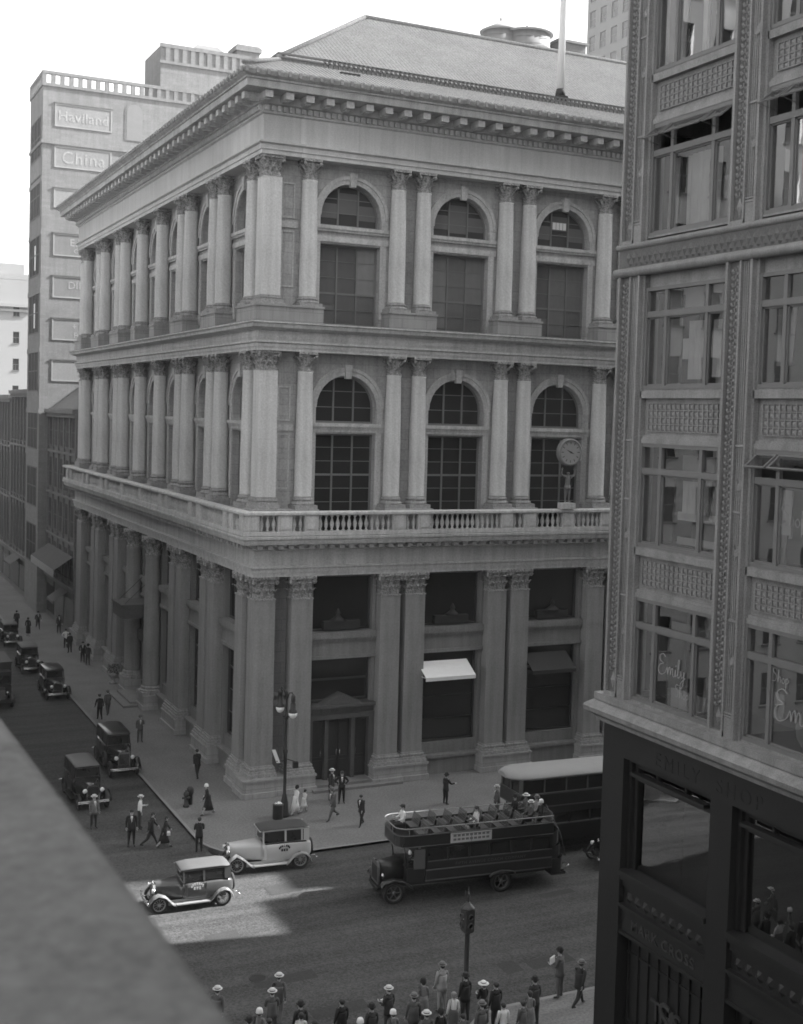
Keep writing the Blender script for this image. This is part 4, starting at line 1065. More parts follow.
P1=mat('faint_sign_paint',.33,.9,.35,1.2,fine=.2,fscale=8); P2=mat('dull_sign_paint',.32,.9,.25,1.4,fine=.15,fscale=9); P3=mat('clear_sign_paint',.36,.9,.15,1.5,fine=.1)
wsign(1.2,7.1,50.75,53.1,[('Haviland',4.15,51.4,1.45,1.05,P1)],.25)
wsign(1.2,7.1,46.55,48.75,[('China',4.2,47.05,1.75,1.12,P2)],.24)
wsign(1.2,7.1,42.4,44.4,[],.26)
wsign(1.2,9.1,37.45,39.75,[('E.VIRGIL',5.0,38.55,1.05,1.1,P3),('CHEMICAL',5.0,37.85,.6,1.2,P2)],.2)
wsign(1.2,9.1,33.1,35.35,[('DILLYN',4.6,34.1,1.05,1.05,P2),('PHOTO',5.6,33.3,.8,1.05,P2)],.2)
wsign(1.2,9.1,28.7,30.95,[('+ New',4.4,29.9,.8,1,P1),('Furnishings',5.2,29.0,.8,1,P1)],.22)
wsign(1.2,9.1,24.4,26.6,[],.25)
# penthouse on the tower
ph=MB(); ph.box(12.2,22.2,0.02,7,54.8,60.7); ph.box(13.4,23.8,3.2,8,54.8,61.4)
po_=ph.build('penthouse',[M['brick']],TB)
q=MB()
for k in range(10): q.box(12.7+.92*k,13.2+.92*k,-.1,.02,59.1,60.5)
q.box(12.1,22.3,-.12,.1,60.5,60.9); q.box(12.1,22.3,-.1,.02,58.8,59.1); q.build('penthouse_corbel',[M['brick']],po_)
q=MB(); q.frustum(15.6,20,.6,6,60.7,16.6,19,1.6,5,61.8); q.build('skylight_roof',[M['soot']],po_)
q=MB(); q.box(20.8,23.4,.4,3,54.8,62.2); q.box(20.6,23.6,.2,3.2,61.5,62.0); q.build('chimney',[M['brick']],po_)
# ------------------------------------------------------------------ low houses along the side street beyond the corner building
def rowhouse(name,label,y0,y1,h,wall,bays,storeys,roof=None,x0=0.0,dep=14,arched=False):
    t=thing(name,label,'building',(x0,y0,0)); Y=y1-y0
    w_=MB(); w_.box(.0,dep,0.01,Y-.01,0,h); wo_=w_.build('wall',[wall],t)
    T=lambda u,o,z:(-o,u,z); c=MB(T)
    for z0_,o in ((h-.5,.5),(h-.9,.3)): c.box(.02,Y-.02,0,o,z0_,z0_+.4)
    sh=(h-4.6)/storeys
    for s_ in range(1,storeys): c.box(.02,Y-.02,0,.2,4.6+sh*s_-.25,4.6+sh*s_)
    c.box(.02,Y-.02,0,.35,4.2,4.6)
    for k in range(bays+1): u=.25+(Y-.5)*k/bays; c.box(u-.22,u+.22,0,.16,4.6,h-.9)
    c.build('string_course',[wall],t)
    bw_=(Y-.5)/bays
    for s_ in range(storeys):
        for k in range(bays):
            u=.25+bw_*(k+.5); z=4.6+sh*s_+.5; hh=sh-1.3; hw=bw_*.27
            if arched: pts=[(u-hw,z),(u+hw,z)]+[(u+hw*math.cos(PI*j/8),z+hh-hw+hw*math.sin(PI*j/8)) for j in range(9)]
            else: pts=[(u-hw,z),(u+hw,z),(u+hw,z+hh),(u-hw,z+hh)]
            g=MB(); g.prism(pts,-.03,-.0,'x'); 
            wi=g.build('window',[MATS['grimy_pane']],t)
            f=MB(T); f.box(u-.04,u+.04,.03,.07,z,z+hh-.05); f.box(u-hw,u+hw,.03,.07,z+hh*.5-.04,z+hh*.5+.04); f.box(u-hw-.1,u+hw+.1,0,.15,z-.15,z); f.build('sash',[MATS['tower_sash']],wi)
    # shops at street level
    nb=max(2,int(Y/5)); bb=Y/nb
    for k in range(nb):
        g=MB(T); g.box(bb*k+.5,bb*(k+1)-.5,.0,.04,.5,3.4); s_=g.build('shop_window',[M['pane_dk']],t)
        f=MB(T); f.box(bb*k+.4,bb*(k+1)-.4,0,.12,3.4,4.1); f.build('shop_sign',[mat('shop_fascia',.09,.7,.2,2)],s_)
    if roof:
        r_=MB(); r_.add([(.3,.02,h),(dep,.02,h+roof),(dep,Y-.02,h+roof),(.3,Y-.02,h),(dep,.02,h),(dep,Y-.02,h)],[(0,1,2,3),(0,1,4),(3,2,5),(1,2,5,4),(0,3,5,4)]); r_.build('roof',[M['brick_dk']],t)
    return t
rowhouse('row_house','dark row house with a steep slate roof between the corner building and the brick tower',51.6,66.9,21.6,M['brick_dk'],5,4,roof=11.0)
rowhouse('row_house','dark arcaded row building left of the brick tower, nearest of its row',75.2,89.5,23.6,M['brick_dk'],6,3,arched=True,x0=-.4)
rowhouse('row_house','dark arcaded row building farther along the street, cut by the left edge of the photo',89.7,112,23.0,mat('sooty_brick',.15,.9,.15,.3,fine=.08),9,3,arched=True,x0=-.4)
rowhouse('row_house','far row building at the end of the side street',112.2,150,20,M['brick_dk'],10,3,x0=-.4)
pt=block('pale_tower','pale far apartment block with a banded top at the left edge of the photo',-6,10.9,150,175,42.6,M['brick_lt'],('-y','-x'),st=4.5,bay=3.4,ww=1.0,wh=1.9,z0=5,cornice=.0)
q=MB(); q.box(-.5,17.4,-.5,25,38.0,38.6); q.box(-.3,17.2,-.3,25,37.2,37.6); q.build('ledge_band',[M['brick_lt']],pt)
q=MB(); q.box(7.5,16.6,4,20,42.6,45.6); q.build('roof_house',[M['brick_lt']],pt)
block('brown_tower','brown brick office tower with close rows of windows behind the hip roof at top right',161.3,200,139.6,212.4,156,mat('tower_brick',.22,.9,.08,.2,fine=.04),('-x',),st=6.36,bay=4.6,ww=2.7,wh=4.0,z0=3.0,pane='pane_mid',cornice=0)
# street-level awning of the shop beyond the corner building
aw=thing('shop_awning','long striped shop awning over the side street pavement beyond the corner building','awning',(0,52.2,0))
q=MB(); q.add([(-.12,0,7.6),(-.12,13,7.6),(-1.9,13,6.4),(-1.9,0,6.4)],[(0,1,2,3)]); q.build('canopy',[mat('awning_canvas',.07,.9,.2,1.2)],aw)
q=MB(); q.box(-1.93,-1.9,0,13,5.7,6.4); q.build('valance',[mat('valance_canvas',.3,.9,.15,1.5)],aw)
q=MB()
for y in (.1,6.5,12.9): q.tube([(-1.9,y,6.4),(-.1,y,5.4)],.03,5)
q.build('awning_frame',[M['iron']],aw)
for i,(y,z,l,lab) in enumerate(((54.5,4.0,3.4,'small pale shop blind low on the dark row house'),(80,4.5,5,'pale shop blind beyond the brick tower'),)):
    q=MB(); q.add([(-.1,0,z),(-.1,l,z),(-1.5,l,z-.9),(-1.5,0,z-.9),(-1.5,0,z-1.15),(-1.5,l,z-1.15)],[(0,1,2,3),(3,2,5,4)]); tag(q.build('shop_blind',[mat('blind_canvas',.10,.9,.2)],None,(0 if i==0 else -.4,y,0)),lab,'awning')
block('unseen_loft_block','added unseen loft block next to the shop building, shading ledge and street',2.6,32,-110,-57.2,56,M['brick'],('-x',),st=5,bay=4,ww=2.4,wh=3,cornice=0)  # added unseen mass, keeps sun off the ledge and darkens the street
block('added_setback_tower','added unseen office tower behind the near ledge, put in to darken the street',-62,-34.2,-90,-31.2,70,M['brick_lt'],('+x','+y'),st=4.5,bay=4,ww=2.0,wh=2.8,cornice=0)  # added unseen tower, cuts sky light over the street
# ------------------------------------------------------------------ unseen buildings, mostly added or shaped to control light on the street
block('unseen_corner_block','unseen corner block across the side street, made pale for shop window reflections',-45,-19.2,1,13,60,mat('pale_block_stone',.5,.9,.12,.3),('-y','+x'),st=4.4,bay=3.2,ww=1.5,wh=2.4)  # unseen block made pale so shop windows have something bright to reflect
block('unseen_loft_block','unseen brick loft block across the side street, raised to shade the left facade',-45,-19.2,13.2,62,74,mat('buff_brick',.22,.9,.12,.3),('+x',),st=5,bay=4,ww=2.4,wh=3)  # unseen, height chosen to darken the side street facade
block('unseen_loft_block','unseen loft block farther along the side street, raised to shade the left facade',-45,-19.2,63,150,76,M['brick'],('+x',),st=5,bay=4,ww=2.4,wh=3)  # unseen, made tall for the same side street shade
block('unseen_avenue_block','added unseen office block behind the shop building, edging the sunlit road patch',33.5,68.5,-58,-30.7,74,M['brick'],('+y',),st=4.5,bay=4,ww=2.2,wh=2.8,cornice=0)  # added unseen blocker, its corner cuts the near edge of the sunlit patch
cb3=block('unseen_avenue_block','added unseen office block down the avenue, roofline notched to shape the sunlit patch',120,140,-62,-30.7,94.9,M['brick'],('+y',),st=4.5,bay=4,ww=2.2,wh=2.8,cornice=0)  # added unseen blocker, its roof edge ends the sunlit patch
q=MB(); q.box(.0,20,.0,26.15,95.8,98.6); q.box(.0,20,27.15,31.3,95.8,97.1); q.build('sun_notch_step',[M['brick']],cb3)  # steps and gap on the unseen roof shape the streak of sun
block('skyscraper','added unseen skyscraper far down the avenue',230,400,-51.6,-30.7,245,M['brick_lt'],('+y',),st=6,bay=6,ww=2.4,wh=3.6,cornice=0)  # added unseen blocker, placed for the far shadow edge and the facade
block('unseen_avenue_block','office block on the avenue past the corner building',60,73.5,1,50,45,M['brick'],('-y',),st=4.5,bay=4,ww=2.2,wh=2.8)
# ------------------------------------------------------------------ motor cars of about 1930 (local frame: front towards +x, z=0 road)
PAINT=dict(
 black=mat('black_lacquer',.014,.16,.1,3,spec=.6,coat=.6), black2=mat('worn_black_lacquer',.022,.28,.15,3,spec=.5,coat=.3),
 grey=mat('grey_lacquer',.06,.28,.08,3,spec=.5,coat=.4), light=mat('cream_lacquer',.46,.3,.06,3,spec=.5,coat=.4), silver=mat('pale_lacquer',.26,.3,.06,3,coat=.4),
 roofdk=mat('dark_roof_fabric',.045,.7,.12,3), roofpale=mat('pale_roof_fabric',.085,.7,.08,3), roofmid=mat('grey_roof_fabric',.10,.6,.1,3),
 glass=mat('car_glass',.02,.06,.1,2,spec=.7), rim=mat('wheel_paint',.30,.4,.08,5), rimdk=mat('dark_wheel_paint',.05,.4,.08,5), lens=mat('headlamp_lens',.7,.1,.05,5,spec=.8), bus=mat('bus_enamel',.026,.35,.15,2,spec=.5), busb=mat('bus_trim',.11,.4,.12,2), seat=mat('rattan_seat',.10,.6,.2,6), canv=mat('bus_roof_canvas',.27,.7,.1,1.5), rail=mat('bus_rail',.20,.4,.1,4))
def bodysec(x,hw,z0,z1,crown=.0,n=10,pw=3.2):
    pts=[]
    for k in range(2*n):
        a=2*PI*k/(2*n); c,s_=math.cos(a),math.sin(a)
        y=hw*abs(c)**(2/pw)*(1 if c>=0 else -1); z=(z0+z1)/2+(z1-z0)/2*abs(s_)**(2/pw)*(1 if s_>=0 else -1)
        if s_>0: z+=crown*(1-(y/hw)**2)
        pts.append((x,y,z))
    return pts
def strip_fender(path,w_,y,m,side,thick=.03):
    """curved mudguard: path of (x,z), crowned across its width"""
    mb=MB(); secs=[]
    for x,z in path:
        row=[]
        for t in (-.5,-.25,0,.25,.5): row.append((x,y+side*t*w_,z-abs(t*2)**2.4*.09))
        for t in (.5,.25,0,-.25,-.5): row.append((x,y+side*t*w_,z-abs(t*2)**2.4*.09-thick))
        secs.append(row)
    mb.loft(secs,smooth=True); return mb
def wheel_pair(r,w_,spokes=12):
    t=MB(); ri=r*.74; t.lathe([(ri,-w_/2),(r*.93,-w_/2),(r,-w_*.3),(r,w_*.3),(r*.93,w_/2),(ri,w_/2),(ri*.98,0),(ri,-w_/2)],24,axis='y',cap=False)
    m=MB(); m.lathe([(ri*.88,-w_*.3),(ri*1.0,-w_*.34),(ri*1.0,w_*.34),(ri*.88,w_*.3),(ri*.88,-w_*.3)],24,axis='y',cap=False)
    m.lathe([(0,-w_*.5),(r*.17,-w_*.48),(r*.2,-w_*.3),(r*.2,w_*.3),(r*.17,w_*.48),(0,w_*.55)],12,axis='y')
    for k in range(spokes):
        a=2*PI*k/spokes; m.tube([(math.cos(a)*r*.15,(.2 if k%2 else -.2)*w_,math.sin(a)*r*.15),(math.cos(a)*ri*.9,0,math.sin(a)*ri*.9)],.012 if spokes>8 else .03,4)
    d=MB(); d.lathe([(0,-.02),(r*.7,-.02),(r*.7,.02),(0,.02)],16,axis='y')
    return t,m,d
def interp(tab,x):
    for (a,*p),(b,*q) in zip(tab,tab[1:]):
        if min(a,b)<=x<=max(a,b): t=(x-a)/(b-a); return [u+(v-u)*t for u,v in zip(p,q)]
CARKEY={}
def motor_car(name,label,x,y,heading,paint,roof,fend=None,L=4.2,H=1.8,Wd=1.72,wb=2.75,rim='rim',group='motor cars in the street',cat='car',spare=True,side_spare=False,stripe=None,z=RZ,size=1.0,ext=0.0):
    t=thing(name,label,cat,(x,y,z),heading,group); t.scale=(size,)*3
    fend=fend or paint; xf,xr=wb/2,-wb/2; r=.37*H/1.8; sx=L/4.2
    nose=xf+.10+ext; cow=xf-.95*sx; rear=xr-.38*sx; hb=H*.665; ws=cow-.10
    mb=MB(); S=[(nose,.30,.52,H*.60),(nose-.05,.335,.50,H*.615),(nose-.5*sx,.40,.48,H*.63),(cow+.1,.58,.46,H*.645),(cow-.15,.68,.44,hb-.03)]
    mb.loft([bodysec(a,b,c,d,.05,pw=4) for a,b,c,d in S]); 
    for k in range(9):       # hood louvres
        for s_ in (-1,1):
            xx=nose-.3-k*.055*sx; mb.box(xx-.012,xx+.012,s_*.42-.012,s_*.42+.012,.72,.92) 
    mb.build('hood',[PAINT[paint]],t)
    mb=MB(); S=[(cow-.10,.66,.42,hb-.02),(cow-.35,.71,.40,hb),(xr+.3,.73,.40,hb),(rear+.15,.68,.44,hb-.0),(rear-.05,.60,.52,hb-.08),(rear-.13,.48,.60,hb-.2)]
    mb.loft([bodysec(a,b,c,d,.0,pw=5) for a,b,c,d in S])
    for s_ in (-1,1):
        for xx in (cow-.28,cow-1.12*sx,): mb.box(xx-.008,xx+.008,s_*.705-.02,s_*.705+.022,.5,hb-.05)
        mb.tube([(cow-.98*sx,s_*.73,hb-.15),(cow-.98*sx,s_*.78,hb-.15),(cow-.86*sx,s_*.78,hb-.15)],.014,5)
    bo=mb.build('body',[PAINT[paint]],t)
    if stripe:
        mb=MB(); 
        for s_ in (-1,1): mb.box(rear+.2,nose-.2*sx,s_*.735-.01,s_*.735+.005,hb-.05,hb-.015) if False else mb.box(rear+.2,cow-.2,s_*.735-.01,s_*.735+.008,hb-.05,hb-.0)
        mb.build('belt_stripe',[PAINT[stripe]],bo)
    # cabin: pillars and roof rail around the glass
    top=H-.10; mb=MB(); c0,c1=ws,rear+.02
    def pillar(xa,xb,s_): mb.add([(xa,s_*.66,hb-.02),(xb,s_*.66,hb-.02),(xb-.0,s_*.60,top),(xa-.0,s_*.60,top),(xa,s_*.60,hb-.02),(xb,s_*.60,hb-.02),(xb,s_*.55,top),(xa,s_*.55,top)],[(0,1,2,3),(4,5,6,7),(0,1,5,4),(1,2,6,5),(2,3,7,6),(3,0,4,7)])
    xs=[c0,c0-.92*sx,c0-1.6*sx,c1+.28]
    for s_ in (-1,1):
        pillar(xs[0],xs[0]-.07,s_); pillar(xs[1]+.04,xs[1]-.05,s_)
        if len(xs)>3 and L>4.3: pillar(xs[2]+.04,xs[2]-.04,s_)
        pillar(xs[3],c1,s_)
        mb.add([(c0,s_*.60,top-.06),(c1,s_*.60,top-.06),(c1,s_*.615,top+.02),(c0,s_*.615,top+.02),(c0,s_*.54,top-.06),(c1,s_*.54,top-.06),(c1,s_*.55,top+.02),(c0,s_*.55,top+.02)],[(0,1,2,3),(4,5,6,7),(0,1,5,4),(2,3,7,6),(0,3,7,4),(1,2,6,5)])
    mb.add([(c1,-.66,hb-.02),(c1,.66,hb-.02),(c1+.05,.60,top),(c1+.05,-.60,top),(c1+.08,-.60,hb-.02),(c1+.08,.60,hb-.02),(c1+.12,.55,top),(c1+.12,-.55,top)],[(0,1,2,3),(4,5,6,7),(0,3,7,4),(1,2,6,5),(0,1,5,4)])
    mb.box(c0-.02,c0+.16,-.60,.60,top-.04,top+.0)       # visor
    mb.build('cabin',[PAINT[paint]],t)
    mb=MB(); S=[]
    for xx,hw,zz in ((c0+.14,.57,top-.02),(c0+.08,.62,top+.03),(c0-.4,.64,top+.075),(c1+.4,.64,top+.075),(c1+.08,.62,top+.02),(c1-.02,.58,top-.06)):
        S.append([(xx,-hw,zz-.04),(xx,-hw*.93,zz+.005),(xx,-hw*.5,zz+.035),(xx,0,zz+.045),(xx,hw*.5,zz+.035),(xx,hw*.93,zz+.005),(xx,hw,zz-.04),(xx,hw*.9,zz-.06),(xx,-hw*.9,zz-.06)])
    mb.loft(S); mb.build('roof',[PAINT[roof]],t)
    def pane_(a,b,s_): 
        q=MB(); q.add([(a,s_*.635,hb),(b,s_*.635,hb),(b,s_*.585,top-.06),(a,s_*.585,top-.06),(a,s_*.625,hb),(b,s_*.625,hb),(b,s_*.575,top-.06),(a,s_*.575,top-.06)],[(0,1,2,3),(4,5,6,7),(0,1,5,4),(2,3,7,6),(0,3,7,4),(1,2,6,5)]); return q
    for s_ in (-1,1):
        pane_(xs[0]-.07,xs[1]+.04,s_).build('window',[PAINT['glass']],t)
        if L>4.3: pane_(xs[1]-.05,xs[2]+.04,s_).build('window',[PAINT['glass']],t); pane_(xs[2]-.04,xs[3],s_).build('window',[PAINT['glass']],t)
        else: pane_(xs[1]-.05,xs[3],s_).build('window',[PAINT['glass']],t)
    mb=MB(); mb.add([(c0-.01,-.60,hb-.02),(c0-.01,.60,hb-.02),(c0-.06,.56,top-.05),(c0-.06,-.56,top-.05)],[(0,1,2,3)])
    mb.build('windshield',[PAINT['glass']],t)
    mb=MB()
    for a,b,c,d in ((-.62,-.56,0,1),(.56,.62,0,1)): mb.add([(c0+.0,a,hb-.03),(c0+.0,b,hb-.03),(c0-.05,b*.95,top-.04),(c0-.05,a*.95,top-.04)],[(0,1,2,3)])
    mb.tube([(c0+.01,-.6,hb),(c0+.01,.6,hb)],.018,5); mb.build('windshield_frame',[PAINT['silver' if paint!='black' else 'black2']],t)
    mb=MB(); mb.box(c1-.012,c1+.0,-.26,.26,hb+.10,top-.16); mb.build('rear_window',[PAINT['glass']],t)
    # radiator, lamps, bumper
    mb=MB(); mb.loft([[(nose+.0,a,b) for a,b in ((-.31,.45),(.31,.45),(.33,.9*H*.6),(.24,H*.62),(0,H*.64),(-.24,H*.62),(-.33,.9*H*.6))],[(nose+.10,a*.97,b) for a,b in ((-.31,.45),(.31,.45),(.33,.9*H*.6),(.24,H*.62),(0,H*.64),(-.24,H*.62),(-.33,.9*H*.6))]],smooth=False)
    mb.lathe([(.0,0),(.035,0),(.03,.05),(0,.09)],8,(nose+.05,0,H*.64)); ra=mb.build('radiator',[M['chrome']],t)
    mb=MB(); mb.box(nose+.10,nose+.108,-.265,.265,.5,H*.585); 
    for k in range(9): mb.box(nose+.108,nose+.114,-.25+.0625*k-.006,-.25+.0625*k+.006,.5,H*.58,1)
    mb.build('grille',[PAINT['black'],M['chrome']],ra)
    for s_ in (-1,1):
        mb=MB(); mb.lathe([(0,-.16),(.06,-.14),(.11,-.06),(.125,0),(.115,.012)],14,(nose+.14,s_*.43,H*.50),axis='x'); mb.tube([(nose+.08,s_*.43,H*.49),(nose,s_*.43,H*.36)],.018,5); hl=mb.build('headlight',[M['chrome']],t)
        mb=MB(); mb.lathe([(.115,.0),(.08,.03),(0,.045)],14,(nose+.15,s_*.43,H*.50),axis='x'); mb.build('lens',[PAINT['lens']],hl)
    mb=MB(); mb.tube([(nose+.02,-.43,H*.49),(nose+.02,.43,H*.49)],.02,6); mb.build('lamp_bar',[M['chrome']],t)
    fx=xf+r+.22
    for zz,nm in ((.50,'bumper'),):
        mb=MB(); 
        for dz in (-.035,.04):
            P=[(fx-.06*abs(k/4)**2-.02,k/4*.82,zz+dz) for k in range(-4,5)]; mb.tube(P,.026,6)
        for s_ in (-1,1): mb.tube([(fx-.03,s_*.35,zz),(fx-.35,s_*.33,zz-.04)],.022,5)
        mb.build(nm,[M['chrome']],t)
        mb=MB(); rx=rear-.34
        for s_ in (-1,1): mb.tube([(rx,s_*.82,zz),(rx-.02,s_*.45,zz)],.028,6); mb.tube([(rx,s_*.5,zz),(rx+.3,s_*.4,zz)],.02,5)
        mb.build('rear_bumper',[M['chrome']],t)
    # mudguards, running boards, wheels
    rb=.36
    for s_ in (-1,1):
        yc=.70
        fp=[(xf+r+.10,.50),(xf+r+.06,.62),(xf+r*.75,.80),(xf+.05,.865*H/1.8+.01),(xf-r*.7,.78),(xf-r*1.15,.60),(xf-r*1.6,.43),(xf-r*2.0,rb)]
        strip_fender(fp,.30,yc,None,s_).build('fender',[PAINT[fend]],t)
        rp=[(xr+r*1.7,rb),(xr+r*1.3,.48),(xr+r*.95,.66),(xr+r*.45,.80),(xr-.05,.85),(xr-r*.65,.78),(xr-r*1.1,.60),(xr-r*1.3,.42)]
        strip_fender(rp,.30,yc,None,s_).build('fender',[PAINT[fend]],t)
        mb=MB(); mb.box(xr+r*1.6,xf-r*1.95,s_*.58,s_*.86,rb-.05,rb); mb.box(xr+r*1.2,xf-r*1.2,s_*.50,s_*.58,rb-.12,.46); mb.build('running_board',[PAINT[fend]],t)
        for xx in (xf,xr):
            tt,mm,dd=wheel_pair(r,.13); w_=tt.build('wheel',[M['rubber']],t,(xx,s_*.70,r)); mm.build('rim',[PAINT[rim]],w_)
    if spare:
        tt,mm,dd=wheel_pair(r,.13); w_=tt.build('spare_wheel',[M['rubber']],t,(rear-.2,0,.80),(0,R(8),PI/2)); dd.build('rim',[PAINT[rim]],w_)
    if side_spare:
        tt,mm,dd=wheel_pair(r,.13); w_=tt.build('spare_wheel',[M['rubber']],t,(cow+.15,-.78,.72),(0,0,0)); mm.build('rim',[PAINT[rim]],w_)
    mb=MB(); mb.box(xr-.25,xf+.25,-.32,.32,.30,.46); mb.tube([(xf,-.66,r),(xf,.66,r)],.04,6); mb.tube([(xr,-.66,r),(xr,.66,r)],.05,6); mb.build('chassis',[M['iron']],t)
    return t
HX=lambda d: R(180-d)
motor_car('sedan','small grey two door sedan with a pale roof by the sunlit patch',-7.50,-13.45,R(177.5),'grey','roofpale','silver',L=4.25,H=1.84,wb=2.85,stripe=None)
motor_car('taxi','cream taxi with a dark roof by the corner kerb, behind the small grey sedan',-2.75,-10.35,R(174.6),'light','roofdk','light',ext=.18,L=5.1,H=2.04,wb=3.12,stripe='black',cat='taxi')
motor_car('limousine','big black limousine by the side street kerb, nearest the corner, with bright headlights',-5.72,8.7,R(-90),'black','black2','black',size=1.13,L=5.0,H=2.05,wb=3.4,rim='rimdk',side_spare=True)
motor_car('sedan','black sedan leaving the side street, half hidden by the cement ledge',-8.75,3.0,R(-88),'black','roofmid','black2',size=1.1,L=4.7,H=1.95,wb=3.1,rim='rimdk')
motor_car('touring_car','black car with a grey top parked by the side street kerb behind the limousine',-5.85,29.4,R(-90),'black2','black2','black',size=1.1,L=4.8,H=1.9,wb=3.2,rim='rimdk')
motor_car('sedan','dark sedan parked third along the side street kerb with a pale strip on its roof',-6.15,39.2,R(-90),'black','roofmid','black',size=1.08,L=4.6,H=1.9,wb=3.0,rim='rimdk')
motor_car('sedan','black sedan with bright lamps near the far end of the side street kerb',-5.9,51.5,R(-90),'black','roofmid','black',L=4.6,H=1.9,wb=3.0,rim='rimdk')
motor_car('sedan','dark car far back in the side street at the left edge of the photo',-7.0,64.5,R(-90),'black2','roofmid','black',L=4.6,H=1.9,wb=3.0,rim='rimdk')
motor_car('sedan','black car showing only its headlight past the shop corner, behind the buses',14.35,-16.1,R(178),'black','black2','black',L=4.6,H=1.9,wb=3.0,rim='rimdk')
# painted marks on the doors of the taxi and the small sedan
for car,pm,cx_,cz_ in (('taxi',PAINT['black'],-.75,1.02),('sedan',PAINT['light'],-.25,.98)):
    t=bpy.data.objects[car]; q=MB()
    for k in range(7):
        a_=R(20+23*k); q.box(cx_+.26*math.cos(a_)-.035,cx_+.26*math.cos(a_)+.035,.733,.745,cz_+.17*math.sin(a_)-.05,cz_+.17*math.sin(a_)+.05)
    for k in range(3): q.box(cx_-.16+.12*k,cx_-.08+.12*k,.733,.745,cz_-.10,cz_+.02)
    q.build('door_mark',[pm],t)
# box lorry at the left edge
t=thing('lorry','dark box lorry driving up the side street at the left edge of the photo','lorry',(-10.2,29.0,RZ),R(-90))
mb=MB(); mb.box(-3.2,.9,-1.05,1.05,.9,2.9); mb.box(-3.3,1.0,-1.1,1.1,2.9,3.0); 
for k in range(6): mb.box(-3.1+.75*k,-3.02+.75*k,-1.09,1.09,.95,2.9)
mb.build('box_body',[mat('lorry_paint',.035,.6,.2,2)],t)
mb=MB(); mb.box(.9,2.1,-.9,.9,.8,1.5); mb.box(.9,1.9,-.9,.9,2.2,2.45); 
for s_ in (-1,1): mb.box(.95,1.05,s_*.9-.05,s_*.9,1.5,2.2); mb.box(1.8,1.9,s_*.88-.06,s_*.88,1.5,2.2)
mb.build('cab',[MATS['lorry_paint']],t)
mb=MB(); mb.box(1.86,1.88,-.8,.8,1.55,2.15); mb.build('windshield',[PAINT['glass']],t)
mb=MB(); mb.loft([bodysec(2.0,.48,.7,1.45,.04,pw=4),bodysec(2.9,.36,.7,1.35,.04,pw=4)]); mb.build('hood',[MATS['lorry_paint']],t)
mb=MB(); mb.box(2.9,2.98,-.36,.36,.65,1.38); mb.build('radiator',[M['chrome']],t)
for s_ in (-1,1):
    mb=MB(); mb.lathe([(0,-.14),(.1,-.05),(.12,0),(0,.03)],12,(3.05,s_*.5,1.15),axis='x'); mb.build('headlight',[M['chrome']],t)
    strip_fender([(3.2,.55),(3.0,.85),(2.5,1.0),(2.0,.8),(1.6,.5)],.34,s_*.85,None,1).build('fender',[MATS['lorry_paint']],t)
    for xx in (2.5,-2.0):
        tt,mm,dd=wheel_pair(.45,.18,8); w_=tt.build('wheel',[M['rubber']],t,(xx,s_*.88,.45)); mm.build('rim',[PAINT['rimdk']],w_)
mb=MB(); mb.box(-3.2,2.9,-.4,.4,.5,.75); mb.box(3.1,3.2,-.9,.9,.5,.62); mb.build('chassis',[M['iron']],t)
# ------------------------------------------------------------------ open-top double-deck bus
bt=thing('double_decker_bus','dark open-top double-deck bus with slatted seats and a small white sign','bus',(6.75,-16.45,RZ),R(174.5))
# local: front wheel at x=+5.6, rear wheel at x=+.28
FWX,RWX,HW=5.62,.30,1.08
B=PAINT['bus']
mb=MB(); mb.box(-2.25,4.15,-HW,HW,.92,1.45); mb.box(-2.25,4.15,-HW-.02,HW+.02,1.40,1.46,1); mb.box(-2.25,4.15,-HW-.02,HW+.02,.92,.97,1); mb.box(-2.25,4.0,-HW-.015,HW+.015,1.80,1.84,1)
mb.box(-2.25,4.15,-HW,HW,1.46,1.80); mb.box(-2.25,4.15,-HW,HW,2.42,2.62)
for s_ in (-1,1):
    for k in range(7): xx=-2.25+1.05*k; mb.box(xx,xx+.09,s_*HW-.08 if s_>0 else -HW,s_*HW if s_>0 else -HW+.08,1.8,2.42)
    mb.box(4.06,4.15,s_*HW-.08 if s_>0 else -HW,s_*HW if s_>0 else -HW+.08,1.46,2.42)
mb.box(-2.25,-2.16,-HW,HW,1.46,2.42); mb.box(4.06,4.15,-HW+.08,HW-.08,1.8,2.42)
lo=mb.build('lower_deck',[B,PAINT['busb']],bt)
for s_ in (-1,1):
    for k in range(6):
        q=MB(); xx=-2.16+1.05*k; q.box(xx,xx+.96,s_*(HW-.05)-.006,s_*(HW-.05)+.006,1.84,2.42); q.build('window',[PAINT['glass']],bt)
for z,txt,s__ in ((1.55,'FIFTH AVENUE COACH COMPANY',.19),):
    me=text_mesh(txt,s__,.003,0,1.25); me.materials.append(mat('dull_gilt_letter',.11,.5,.2,3)); link('lettering',me,lo,(.9,HW+.008,z),(PI/2,0,PI))
